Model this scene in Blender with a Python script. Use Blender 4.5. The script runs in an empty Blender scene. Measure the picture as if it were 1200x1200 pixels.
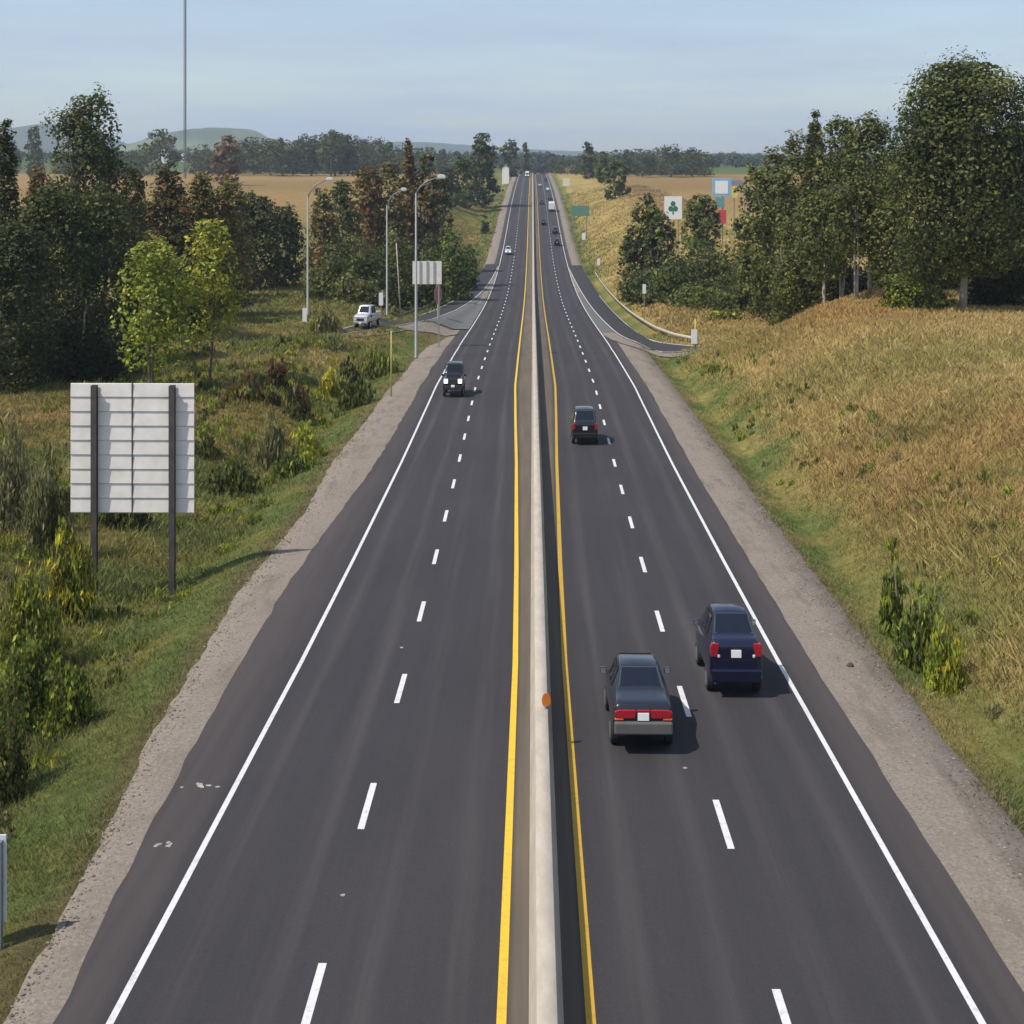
import bpy, math, random
import numpy as np
from math import radians as R

sc = bpy.context.scene
COL = sc.collection
rnd = random.Random(7)
rng = np.random.default_rng(11)

# ------------------------------------------------------------------ camera
F, YH, ZC, CX = 1565.0, 195.0, 28.0, -0.26
YAW = math.atan(24.0 / F)
cam_d = bpy.data.cameras.new('camera')
cam = bpy.data.objects.new('camera', cam_d)
COL.objects.link(cam)
cam.location = (CX, 0, ZC)
cam.rotation_euler = (R(90), 0, YAW)
cam_d.sensor_width = 36
cam_d.lens = 36 * F / 1200
cam_d.shift_y = -(600 - YH) / 1200
cam_d.clip_start = 0.5
cam_d.clip_end = 30000
sc.camera = cam
CA, SA = math.cos(YAW), math.sin(YAW)

def unproj(px, Y):
    """world x and depth of the vertical plane y=Y at picture column px"""
    tx = (px - 600) / F
    t = Y / (CA + tx * SA)
    return CX + t * (-SA + tx * CA), t

def zpix(py, t):
    return ZC - (py - YH) * t / F

# ------------------------------------------------------------------ helpers
def tag(o, label=None, cat=None, group=None, kind=None):
    if label: o['label'] = label
    if cat: o['category'] = cat
    if group: o['group'] = group
    if kind: o['kind'] = kind
    return o

def thing(name, label, cat, loc=(0, 0, 0), rz=0.0, group=None):
    o = bpy.data.objects.new(name, None)
    COL.objects.link(o)
    o.location = loc
    o.rotation_euler = (0, 0, rz)
    o.empty_display_size = 0.3
    return tag(o, label, cat, group)

def link(name, me, mat=None, parent=None, loc=None):
    o = bpy.data.objects.new(name, me)
    COL.objects.link(o)
    if mat is not None and not me.materials:
        me.materials.append(mat)
    if parent is not None: o.parent = parent
    if loc is not None: o.location = loc
    return o

def mesh_np(name, V, Fq, smooth=False, attrs=None):
    """V (n,3), Fq (m,k) arrays -> mesh"""
    V = np.asarray(V, np.float32); Fq = np.asarray(Fq, np.int32)
    me = bpy.data.meshes.new(name)
    m, k = Fq.shape
    me.vertices.add(len(V)); me.loops.add(m * k); me.polygons.add(m)
    me.vertices.foreach_set('co', V.ravel())
    me.loops.foreach_set('vertex_index', Fq.ravel())
    me.polygons.foreach_set('loop_start', np.arange(0, m * k, k, dtype=np.int32))
    me.polygons.foreach_set('loop_total', np.full(m, k, np.int32))
    if smooth: me.polygons.foreach_set('use_smooth', np.ones(m, bool))
    for nm, arr in (attrs or {}).items():
        arr = np.asarray(arr, np.float32)
        if arr.ndim == 1:
            a = me.attributes.new(nm, 'FLOAT', 'POINT'); a.data.foreach_set('value', arr)
        else:
            if arr.shape[1] == 3: arr = np.hstack([arr, np.ones((len(arr), 1), np.float32)])
            a = me.attributes.new(nm, 'FLOAT_COLOR', 'POINT'); a.data.foreach_set('color', arr.ravel())
    me.update(calc_edges=True)
    return me

class MB:
    def __init__(self): self.v = []; self.f = []
    def box(self, a, b):
        (x0, y0, z0), (x1, y1, z1) = a, b
        n = len(self.v)
        self.v += [(x0,y0,z0),(x1,y0,z0),(x1,y1,z0),(x0,y1,z0),(x0,y0,z1),(x1,y0,z1),(x1,y1,z1),(x0,y1,z1)]
        self.f += [tuple(n+i for i in q) for q in ((0,3,2,1),(4,5,6,7),(0,1,5,4),(1,2,6,5),(2,3,7,6),(3,0,4,7))]
        return self
    def tube(self, pts, rads, n=8, cap=True):
        pts = [np.array(p, float) for p in pts]
        if not hasattr(rads, '__len__'): rads = [rads] * len(pts)
        base = len(self.v)
        for i, p in enumerate(pts):
            d = pts[min(i+1, len(pts)-1)] - pts[max(i-1, 0)]
            d /= np.linalg.norm(d) + 1e-9
            u = np.cross(d, (0, 1, 0) if abs(d[1]) < .9 else (1, 0, 0)); u /= np.linalg.norm(u)
            w = np.cross(d, u)
            for k in range(n):
                a = 2 * math.pi * k / n
                self.v.append(tuple(p + rads[i] * (math.cos(a) * u + math.sin(a) * w)))
        for i in range(len(pts) - 1):
            for k in range(n):
                a, b = base + i*n + k, base + i*n + (k+1) % n
                self.f.append((a, b, b + n, a + n))
        if cap:
            self.f.append(tuple(base + k for k in range(n))[::-1])
            self.f.append(tuple(base + (len(pts)-1)*n + k for k in range(n)))
        return self
    def poly(self, pts):
        n = len(self.v); self.v += [tuple(p) for p in pts]; self.f.append(tuple(range(n, n+len(pts)))); return self
    def prism(self, prof, axis, a, b):
        """prof 2D outline extruded along axis from a to b"""
        def mk(p, t):
            if axis == 'x': return (t, p[0], p[1])
            if axis == 'y': return (p[0], t, p[1])
            return (p[0], p[1], t)
        n = len(self.v); k = len(prof)
        self.v += [mk(p, a) for p in prof] + [mk(p, b) for p in prof]
        self.f.append(tuple(range(n, n+k))); self.f.append(tuple(range(n+2*k-1, n+k-1, -1)))
        for i in range(k):
            j = (i+1) % k
            self.f.append((n+j, n+i, n+k+i, n+k+j))
        return self
    def build(self, name, mat, parent=None, smooth=False, bevel=0, seg=2, loc=None):
        me = bpy.data.meshes.new(name)
        me.from_pydata(self.v, [], self.f)
        import bmesh
        bm = bmesh.new(); bm.from_mesh(me); bmesh.ops.recalc_face_normals(bm, faces=bm.faces); bm.to_mesh(me); bm.free()
        if smooth: me.polygons.foreach_set('use_smooth', [True]*len(me.polygons))
        o = link(name, me, mat, parent, loc)
        if bevel:
            b = o.modifiers.new('bevel', 'BEVEL'); b.width = bevel; b.segments = seg; b.limit_method = 'ANGLE'; b.angle_limit = R(28)
        return o

# ------------------------------------------------------------------ materials
def newmat(name):
    m = bpy.data.materials.new(name); m.use_nodes = True
    nt = m.node_tree
    return m, nt, nt.nodes['Principled BSDF']

def N(nt, typ, **kw):
    n = nt.nodes.new(typ)
    for k, v in kw.items():
        if k in n.inputs: n.inputs[k].default_value = v
        else: setattr(n, k, v)
    return n

def mixc(nt, fac, a, b, blend='MIX'):
    n = nt.nodes.new('ShaderNodeMix'); n.data_type = 'RGBA'; n.blend_type = blend
    for sock, v in ((n.inputs[0], fac), (n.inputs[6], a), (n.inputs[7], b)):
        if hasattr(v, 'is_linked') or hasattr(v, 'links'): nt.links.new(v, sock)
        elif isinstance(v, (tuple, list)): sock.default_value = (*v[:3], 1)
        else: sock.default_value = v
    return n.outputs[2]

def ramp(nt, src, p0, p1, v0=0., v1=1.):
    n = nt.nodes.new('ShaderNodeMapRange'); nt.links.new(src, n.inputs[0])
    n.inputs[1].default_value = p0; n.inputs[2].default_value = p1; n.inputs[3].default_value = v0; n.inputs[4].default_value = v1
    return n.outputs[0]

def math_(nt, op, a, b=0.):
    n = nt.nodes.new('ShaderNodeMath'); n.operation = op
    for i, v in enumerate((a, b)):
        if isinstance(v, (int, float)): n.inputs[i].default_value = v
        else: nt.links.new(v, n.inputs[i])
    return n.outputs[0]

def noise(nt, scale, detail=4, rough=.55, vec=None, out=0):
    n = nt.nodes.new('ShaderNodeTexNoise'); n.inputs['Scale'].default_value = scale
    n.inputs['Detail'].default_value = detail; n.inputs['Roughness'].default_value = rough
    if vec is not None: nt.links.new(vec, n.inputs['Vector'])
    return n.outputs[out]

def wpos(nt, scale=(1, 1, 1)):
    g = nt.nodes.new('ShaderNodeNewGeometry')
    m = nt.nodes.new('ShaderNodeMapping'); m.inputs['Scale'].default_value = scale
    nt.links.new(g.outputs['Position'], m.inputs['Vector'])
    return m.outputs[0]

def simple(name, col, rough=.6, metal=0., var=.12, vscale=3., spec=.5, coat=0., bump=0.):
    m, nt, b = newmat(name)
    tc = nt.nodes.new('ShaderNodeTexCoord')
    n = noise(nt, vscale, 5, .6, tc.outputs['Object'])
    lo = tuple(c * (1 - var) for c in col); hi = tuple(min(1, c * (1 + var)) for c in col)
    nt.links.new(mixc(nt, ramp(nt, n, .3, .7), lo, hi), b.inputs['Base Color'])
    b.inputs['Roughness'].default_value = rough; b.inputs['Metallic'].default_value = metal
    b.inputs['Specular IOR Level'].default_value = spec
    b.inputs['Coat Weight'].default_value = coat; b.inputs['Coat Roughness'].default_value = .06
    if bump:
        bn = nt.nodes.new('ShaderNodeBump'); bn.inputs['Strength'].default_value = bump; bn.inputs['Distance'].default_value = .05
        nt.links.new(n, bn.inputs['Height']); nt.links.new(bn.outputs[0], b.inputs['Normal'])
    return m

def emissive(name, col, e):
    m, nt, b = newmat(name)
    b.inputs['Base Color'].default_value = (*col, 1); b.inputs['Emission Color'].default_value = (*col, 1)
    b.inputs['Emission Strength'].default_value = e
    return m

def mat_tint(name, rough=.85, trans=.25, spec=.15, nscale=0., gain=1.):
    """leaves / blades: colour from the per-leaf attribute"""
    m, nt, b = newmat(name)
    a = nt.nodes.new('ShaderNodeAttribute'); a.attribute_name = 'tint'
    c = a.outputs['Color']
    if gain != 1.:
        c = mixc(nt, 1., c, (gain, gain, gain), 'MULTIPLY')
    nt.links.new(c, b.inputs['Base Color'])
    b.inputs['Roughness'].default_value = rough; b.inputs['Specular IOR Level'].default_value = spec
    if trans:
        t = nt.nodes.new('ShaderNodeBsdfTranslucent'); nt.links.new(c, t.inputs[0])
        mx = nt.nodes.new('ShaderNodeMixShader'); mx.inputs[0].default_value = trans
        nt.links.new(b.outputs[0], mx.inputs[1]); nt.links.new(t.outputs[0], mx.inputs[2])
        nt.links.new(mx.outputs[0], nt.nodes['Material Output'].inputs['Surface'])
    return m

LEAF = mat_tint('leaves', .65, .3, .3)
BLADE = mat_tint('grass_blades', .85, .3, .1)
BARK = simple('bark', (.13, .105, .08), .9, var=.35, vscale=4, bump=.5)
PALEBARK = simple('pale_bark', (.34, .3, .25), .9, var=.3, vscale=4)
GALV = simple('galvanised_steel', (.20, .215, .22), .5, .3, .1)
DARKSTEEL = simple('weathered_steel', (.085, .075, .07), .7, .3, .25, 2)
PANEL = simple('aluminium_panel', (.78, .72, .68), .55, .0, .10, 1.5)
WHITEP = simple('white_paint', (.80, .80, .78), .5, 0, .05)
CONC = None
TYRE = simple('tyre_rubber', (.018, .018, .018), .85)
RIM = simple('alloy_rim', (.42, .43, .45), .35, .8)
GLASS = simple('car_glass', (.010, .014, .024), .04, 0, .1, spec=.45)
TRIM = simple('window_trim', (.055, .068, .08), .35, .2, .1)
PLASTIC = simple('black_plastic', (.02, .02, .02), .6)
PLATE = simple('plate_white', (.82, .82, .82), .5, 0, .03)
REDL = simple('red_lens', (.34, .012, .02), .18, 0, .15, coat=.6)
ORANGEL = simple('orange_lens', (.7, .10, .01), .3)
CLEARL = simple('clear_lens', (.6, .6, .62), .15)
CHROME = simple('chrome', (.75, .75, .76), .2, .9)
HEADON = emissive('lit_headlamp', (1, .97, .9), 2.2)

# ------------------------------------------------------------------ road profile (camera is at height 0 in this table)
PY = [0, 25, 40, 72, 86, 113, 130, 165, 205, 245, 282, 340, 404, 438, 527, 672, 800, 919, 1000, 1200, 2000, 7000]
PZ = [-15.0, -16.2, -16.85, -18.4, -19.05, -20.15, -20.75, -22.15, -24.2, -26.0, -27.1, -27.3, -25.6, -24.0, -18.7, -12.3, -8.6, -6.1, -5.6, -7.5, -9, -9]
def hermite(x, xs, ys):
    xs = np.array(xs, float); ys = np.array(ys, float)
    d = np.diff(ys) / np.diff(xs)
    m = np.empty_like(ys); m[0] = d[0]; m[-1] = d[-1]
    h = np.diff(xs)
    m[1:-1] = (d[:-1] * h[1:] + d[1:] * h[:-1]) / (h[1:] + h[:-1])
    x = np.asarray(x, float)
    i = np.clip(np.searchsorted(xs, x) - 1, 0, len(xs) - 2)
    t = (x - xs[i]) / h[i]
    return ((2*t**3 - 3*t**2 + 1) * ys[i] + (t**3 - 2*t**2 + t) * h[i] * m[i] + (-2*t**3 + 3*t**2) * ys[i+1] + (t**3 - t**2) * h[i] * m[i+1])

rows = np.concatenate([np.arange(4, 160, 2.0), np.arange(160, 500, 5.0), np.arange(500, 1000, 12.5), 1000 * 1.09 ** np.arange(0, 24)])
zrow = hermite(rows, PY, PZ) + ZC
# gentle smoothing so the grade has no kinks
for _ in range(2): zrow[1:-1] = (zrow[:-2] + 2 * zrow[1:-1] + zrow[2:]) / 4
hwrow = np.interp(rows, [0, 46, 60, 72, 86, 105, 125, 7000], [.85, .85, .98, 1.13, 1.3, 1.6, 1.88, 1.95])
def zr(Y): return np.interp(Y, rows, zrow)
def hw(Y): return np.interp(Y, rows, hwrow)
LANE = 3.7
def pave(Y, side):   # paved edge beyond white line
    return hw(Y) + 2*LANE + (np.interp(Y, [0, 25, 33, 40, 55, 66, 86, 110, 7000], [1.0, 1.1, 1.6, 1.85, 2.2, 2.1, 1.6, 1.5, 1.5]) if side < 0 else np.interp(Y, [0, 40, 90, 7000], [1.1, 1.15, 1.2, 1.2]))
def gravel(Y, side):
    return pave(Y, side) + (np.interp(Y, [0, 30, 40, 55, 70, 86, 110, 150, 7000], [1.0, 1.0, 1.6, 2.0, 1.9, 2.9, 2.7, 2.6, 2.6]) if side < 0 else np.interp(Y, [0, 30, 100, 7000], [2.3, 2.4, 2.6, 2.6]))

# cheap value noise
_P = np.random.default_rng(3).random((256, 256))
def vnoise(x, y, s, k=0):
    x = np.asarray(x, float) / s + 17.3 * k; y = np.asarray(y, float) / s + 9.1 * k
    xi = np.floor(x).astype(int); yi = np.floor(y).astype(int)
    fx = x - xi; fy = y - yi; fx = fx*fx*(3-2*fx); fy = fy*fy*(3-2*fy)
    g = lambda a, b: _P[a % 256, b % 256]
    return (g(xi, yi)*(1-fx) + g(xi+1, yi)*fx)*(1-fy) + (g(xi, yi+1)*(1-fx) + g(xi+1, yi+1)*fx)*fy

def sstep(a, b, x):
    t = np.clip((np.asarray(x, float) - a) / (b - a), 0, 1); return t*t*(3-2*t)

TL_Y = [0, 60, 130, 165, 200, 275, 330, 420, 600, 900, 1100, 1600, 2300, 7000]
TL_Z = [-17.5, -18.8, -20.0, -20.2, -21.0, -22.0, -19.5, -12.5, -9.4, -6.8, -5, 12, 14, -7.0]
TR_Y = [0, 60, 122, 136, 158, 188, 260, 330, 420, 600, 900, 1100, 1600, 2300, 7000]
TR_Z = [-11.2, -12.6, -14.3, -15.4, -20.4, -21.6, -22.5, -20.0, -12.5, -9.6, -7.2, -6, 3, 5, -7.0]
TR_Z2 = [-11.2, -12.6, -14.0, -14.3, -14.8, -15.8, -17.5, -18.0, -12.5, -9.6, -7.2, -6, 3, 5, -7.0]
def ground_d(d, Y, side):
    """height of the ground d metres beyond the gravel edge"""
    d = np.asarray(d, float); Y = np.asarray(Y, float)
    z0 = zr(Y) - .12
    if side < 0:
        far = np.interp(Y, TL_Y, TL_Z) + ZC
        swale = np.interp(Y, [0, 45, 65, 100, 150, 260, 7000], [1.0, 1.3, 1.6, 1.5, .9, .4, .3])
        zd = z0 - swale * sstep(0, 5.0, d)
        z = zd + (far - zd) * sstep(np.interp(Y, [0, 120, 152, 182, 225, 7000], [6, 6, 1.0, 1.0, 6, 6]), np.interp(Y, [0, 120, 150, 182, 240, 300, 420, 7000], [16, 17, 8, 8, 22, 26, 34, 40]), d)
    else:
        k = sstep(np.interp(Y, [140, 172, 200], [8, 20, 27]), np.interp(Y, [140, 172, 200], [19, 34, 44]), d)
        far = np.interp(Y, TR_Y, TR_Z) * (1-k) + np.interp(Y, TR_Y, TR_Z2) * k + ZC
        zd = z0 - .35 * sstep(0, 1.6, d)
        w = np.interp(Y, [0, 130, 200, 300, 420, 7000], [15, 17, 15, 20, 28, 36])
        t = np.clip((d - 1.8) / w, 0, 1)
        z = zd + (far - zd) * (1 - (1 - t)**1.7)
    amp = np.clip((d - 3) / 8, 0, 1) * np.interp(Y, [0, 200, 600, 2000], [.45, .5, .8, 1.5])
    if side < 0:
        Xabs = d + gravel(Y, -1)
        xr = np.interp(Y, [150, 167, 183, 200, 230, 262, 305, 365], [26, 20.9, 18.6, 17.1, 15.3, 13.8, 12.4, 11.1])
        zz = np.interp(Y, [150, 167, 183, 200, 230, 262, 305, 330], [-19.6, -20.25, -21.5, -22.95, -24.85, -26.3, -27.4, -40]) + ZC
        z = np.maximum(z, zz - .12 - .38*np.maximum(np.abs(Xabs - xr) - 3.2, 0))
    X = side * (d + 12)
    z = z + amp * (vnoise(X, Y, 9, 1) - .5) * 1.0 + amp * .45 * (vnoise(X, Y, 3.1, 2) - .5)
    far2 = sstep(200, 1500, d) * sstep(900, 2500, Y)
    return z + far2 * 6 * (vnoise(X, Y, 700, 4) - .5)
def ground(X, Y):
    X = np.asarray(X, float); Y = np.asarray(Y, float)
    l = ground_d(-X - gravel(Y, -1), Y, -1); r = ground_d(X - gravel(Y, 1), Y, 1)
    return np.where(X < 0, l, r)

dk = np.array([0, .4, .8, 1.2, 1.6, 2.1, 2.7, 3.4, 4.2, 5, 6, 7, 8, 9, 10, 11, 12, 13, 14, 15, 16, 17, 18, 19, 20, 22, 24, 26, 28, 30, 33, 36, 40, 45, 50, 56, 64, 74, 86, 100, 130, 170, 220, 300, 400, 560, 800, 1200, 2000, 3400, 5200])
nY, nK = len(rows), len(dk)
YY = rows[:, None]
gl, gr = gravel(rows, -1)[:, None], gravel(rows, 1)[:, None]
XL = -(gl + dk[None, ::-1]); XR = gr + dk[None, :]
ZL = ground_d(np.broadcast_to(dk[None, ::-1], XL.shape), np.broadcast_to(YY, XL.shape), -1)
ZR = ground_d(np.broadcast_to(dk[None, :], XR.shape), np.broadcast_to(YY, XR.shape), 1)
zin = (zrow - .4)[:, None]
pl_, pr_ = pave(rows, -1)[:, None], pave(rows, 1)[:, None]
XM = np.hstack([-pl_ + .3, pr_ - .3]); ZM = np.hstack([zin, zin])
GX = np.hstack([XL, XM, XR]); GZ = np.hstack([ZL, ZM, ZR])
GY = np.broadcast_to(YY, GX.shape)
GD = np.hstack([np.broadcast_to(dk[None, ::-1], XL.shape), np.zeros_like(XM), np.broadcast_to(dk[None, :], XR.shape)])

def lin(r, g, b):
    f = lambda c: (c/255/12.92) if c/255 <= .04045 else ((c/255+.055)/1.055)**2.4
    return np.array([f(r), f(g), f(b)])

GREEN = np.array([.118, .146, .050]); TAN = np.array([.370, .282, .120]); RUST = np.array([.295, .19, .075]); OLIVE = np.array([.205, .190, .064])
SOIL = np.array([.15, .115, .07]); FIELD = np.array([.25, .172, .084]); CROP = np.array([.09, .13, .05])
def ground_colour(X, Y, d):
    n1 = vnoise(X, Y, 11, 5); n2 = vnoise(X, Y, 4.3, 6); n3 = vnoise(X, Y, 30, 7)
    L = lambda a, b, t: a * (1 - t[..., None]) + b * t[..., None]
    # verge side (oncoming lanes): olive with tan and green patches
    left = L(np.broadcast_to(OLIVE*.9, X.shape + (3,)), np.broadcast_to(TAN * .80, X.shape + (3,)), sstep(.52, .85, n1)*.8)
    left = L(left, np.broadcast_to(GREEN, X.shape + (3,)), sstep(.40, .72, n2) * .75)
    left = L(left, np.broadcast_to(RUST * .8, X.shape + (3,)), sstep(.62, .9, n3) * .35)
    left = L(left, np.broadcast_to(GREEN * 1.05, X.shape + (3,)), (1 - sstep(2.6, 6.5, d + 3 * (n2 - .5))) * (.25 + .75*sstep(.25, .6, vnoise(X, Y, 2.3, 61))))
    left = L(left, np.broadcast_to(SOIL * 1.1, X.shape + (3,)), (1 - sstep(.1, 1.1, d + 1.0 * (n2 - .5))) * .7)
    # bank side: tan dry grass with green strip at the foot
    right = L(np.broadcast_to(TAN, X.shape + (3,)), np.broadcast_to(OLIVE * 1.2, X.shape + (3,)), sstep(.55, .9, n1) * .55)
    right = L(right, np.broadcast_to(RUST, X.shape + (3,)), sstep(.66, .95, n3) * .45)
    right = L(right, np.broadcast_to(OLIVE * .95, X.shape + (3,)), sstep(.55, .8, vnoise(X, Y, 6.5, 12)) * .55 * (1 - sstep(8, 20, d)))
    right = L(right, np.broadcast_to(RUST * 1.15, X.shape + (3,)), np.exp(-((X-32)/9)**2-((Y-135)/18)**2) * .9)
    right = L(right, np.broadcast_to(GREEN * 1.1, X.shape + (3,)), (1 - sstep(1.9, 5.2, d + 3.2 * (n2 - .5))) * (.45 + .55*sstep(.25, .6, vnoise(X, Y, 2.3, 62))))
    right = L(right, np.broadcast_to(SOIL * 1.2, X.shape + (3,)), (1 - sstep(.1, .7, d + .7 * (n2 - .5))) * .7)
    c = np.where((X < 0)[..., None], left, right)
    # far fields
    f = sstep(330, 430, Y) * sstep(14, 34, d)
    strip = vnoise(Y * .0, Y, 260, 8)
    fld = L(np.broadcast_to(FIELD, X.shape + (3,)), np.broadcast_to(FIELD*1.2, X.shape + (3,)), sstep(.3, .8, vnoise(X, Y, 160, 9)))
    fld = L(fld, np.broadcast_to(CROP, X.shape + (3,)), sstep(1030, 1120, Y))
    return L(c, fld, f)

gc = ground_colour(GX, GY, GD)
idx = np.arange(GX.size).reshape(GX.shape)
Fq = np.stack([idx[:-1, :-1], idx[:-1, 1:], idx[1:, 1:], idx[1:, :-1]], -1).reshape(-1, 4)
me = mesh_np('ground', np.stack([GX, GY, GZ], -1).reshape(-1, 3), Fq, True, {'tint': gc.reshape(-1, 3)})
m, nt, b = newmat('ground_grass')
a = nt.nodes.new('ShaderNodeAttribute'); a.attribute_name = 'tint'
P = wpos(nt)
n1 = noise(nt, 2.2, 8, .7, P); n2 = noise(nt, .35, 4, .6, P)
c = mixc(nt, 1., a.outputs['Color'], mixc(nt, ramp(nt, n1, .25, .75), (.45, .45, .42), (1.35, 1.3, 1.2)), 'MULTIPLY')
c = mixc(nt, 1., c, mixc(nt, ramp(nt, n2, .3, .7), (.8, .85, .8), (1.15, 1.08, 1.0)), 'MULTIPLY')
nt.links.new(c, b.inputs['Base Color']); b.inputs['Roughness'].default_value = .95; b.inputs['Specular IOR Level'].default_value = .05
bn = nt.nodes.new('ShaderNodeBump'); bn.inputs['Strength'].default_value = .9; bn.inputs['Distance'].default_value = .35
nt.links.new(n1, bn.inputs['Height']); nt.links.new(bn.outputs[0], b.inputs['Normal'])
tag(link('ground', me, m), kind='structure')

# ------------------------------------------------------------------ road surface
fr = np.concatenate([np.arange(4, 200, .5), rows[rows >= 200]])
fr = fr[fr < 1600]
def sheet(name, cols, ys, mat, attrs=None, smooth=True):
    """cols: list of (x array, z array)"""
    X = np.stack([c[0] for c in cols], 1); Z = np.stack([c[1] for c in cols], 1)
    Yb = np.broadcast_to(ys[:, None], X.shape)
    i = np.arange(X.size).reshape(X.shape)
    q = np.stack([i[:-1, :-1], i[:-1, 1:], i[1:, 1:], i[1:, :-1]], -1).reshape(-1, 4)
    at = {k: np.asarray(v(X, Yb)).reshape(-1) for k, v in (attrs or {}).items()}
    return link(name, mesh_np(name, np.stack([X, Yb, Z], -1).reshape(-1, 3), q, smooth, at), mat)

m, nt, b = newmat('asphalt')
at = nt.nodes.new('ShaderNodeAttribute'); at.attribute_name = 'lane'
lane = at.outputs['Fac']
Pn = wpos(nt); Ps = wpos(nt, (1, .03, 1)); Ps2 = wpos(nt, (2.2, .008, 1))
fine = noise(nt, 18, 6, .75, Pn); big = noise(nt, .12, 4, .6, Pn); streak = noise(nt, 1.6, 5, .65, Ps); streak2 = noise(nt, .9, 3, .6, Ps2)
base = mixc(nt, ramp(nt, fine, .25, .75), (.029, .0268, .0298), (.050, .0458, .050))
base = mixc(nt, 1., base, mixc(nt, ramp(nt, streak, .25, .75), (.86, .86, .86), (1.13, 1.12, 1.12)), 'MULTIPLY')
base = mixc(nt, 1., base, mixc(nt, ramp(nt, big, .3, .7), (.93, .93, .94), (1.07, 1.06, 1.05)), 'MULTIPLY')
# worn wheel paths: two paler tracks in each lane
fr_ = math_(nt, 'FRACT', lane)
tr = math_(nt, 'ABSOLUTE', math_(nt, 'SUBTRACT', math_(nt, 'ABSOLUTE', math_(nt, 'SUBTRACT', fr_, .5)), .24))
trk = math_(nt, 'MULTIPLY', ramp(nt, tr, .11, .02), ramp(nt, streak2, .35, .7))
base = mixc(nt, math_(nt, 'MULTIPLY', trk, .6), base, (.080, .071, .071))
# beyond the edge line: dusty paved shoulder;  before lane 0: dusty median strip
sh = math_(nt, 'MULTIPLY', ramp(nt, lane, 2.02, 2.12), ramp(nt, streak, .2, .8, .35, 1.))
base = mixc(nt, math_(nt, 'MULTIPLY', sh, .55), base, (.080, .063, .058))
med = math_(nt, 'MULTIPLY', ramp(nt, lane, -.02, -.10), ramp(nt, streak, .2, .7, .4, 1.))
base = mixc(nt, math_(nt, 'MULTIPLY', med, .7), base, (.17, .135, .095))
nt.links.new(base, b.inputs['Base Color']); b.inputs['Roughness'].default_value = .88; b.inputs['Specular IOR Level'].default_value = .25
bn = nt.nodes.new('ShaderNodeBump'); bn.inputs['Strength'].default_value = .25; bn.inputs['Distance'].default_value = .02
nt.links.new(fine, bn.inputs['Height']); nt.links.new(bn.outputs[0], b.inputs['Normal'])
ASPH = m
zf = zr(fr)
jl = (vnoise(fr, fr*0, 1.3, 20) - .5) * .12 + (vnoise(fr, fr*0, 9, 21) - .5) * .16
jr = (vnoise(fr, fr*0, 1.3, 22) - .5) * .08 + (vnoise(fr, fr*0, 9, 23) - .5) * .12
h = hw(fr)
xs = [-pave(fr, -1) + jl, -(h + 2*LANE), -(h + LANE), -h, 0*h, h, h + LANE, h + 2*LANE, pave(fr, 1) + jr]
lv = [2.3, 2, 1, 0, -.4, 0, 1, 2, 2.3]
o = sheet('road', [(x, zf + (.0)) for x in xs], fr, ASPH, {'lane': lambda X, Y: np.broadcast_to(np.array(lv)[None, :], X.shape)})
tag(o, kind='structure')

m, nt, b = newmat('shoulder_gravel')
P = wpos(nt)
v = nt.nodes.new('ShaderNodeTexVoronoi'); v.inputs['Scale'].default_value = 14; nt.links.new(P, v.inputs['Vector'])
g1 = noise(nt, 9, 8, .8, P); g2 = noise(nt, .5, 5, .65, P); g3 = noise(nt, 1.3, 4, .6, wpos(nt, (1, .15, 1)))
c = mixc(nt, ramp(nt, g1, .3, .7), (.135, .110, .090), (.305, .258, .218))
c = mixc(nt, math_(nt, 'MULTIPLY', ramp(nt, v.outputs['Distance'], .0, .5, 1, 0), .3), c, (.38, .33, .30))
c = mixc(nt, math_(nt, 'MULTIPLY', ramp(nt, g2, .5, .72), .55), c, (.17, .13, .10))
c = mixc(nt, math_(nt, 'MULTIPLY', ramp(nt, g3, .52, .72), .55), c, (.10, .085, .06))
nt.links.new(c, b.inputs['Base Color']); b.inputs['Roughness'].default_value = .95; b.inputs['Specular IOR Level'].default_value = .1
bn = nt.nodes.new('ShaderNodeBump'); bn.inputs['Strength'].default_value = .6; bn.inputs['Distance'].default_value = .05
nt.links.new(g1, bn.inputs['Height']); nt.links.new(bn.outputs[0], b.inputs['Normal'])
GRAV = m
for side, jj in ((-1, jl), (1, jr)):
    e = gravel(fr, side) + (vnoise(fr, fr*0, .7, 30+side) - .5) * .16 + (vnoise(fr, fr*0, 14, 33+side) - .5) * .4
    p = pave(fr, side)
    cols = [(side * (p - .5), zf - .03), (side * p, zf - .012), (side * (p + (e-p)*.5), zf - .02), (side * e, zf - .06), (side * (e+.12), zf - .3)]
    if side < 0: cols = cols[::-1]
    tag(sheet('gravel_shoulder', cols, fr, GRAV), kind='structure')

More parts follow.
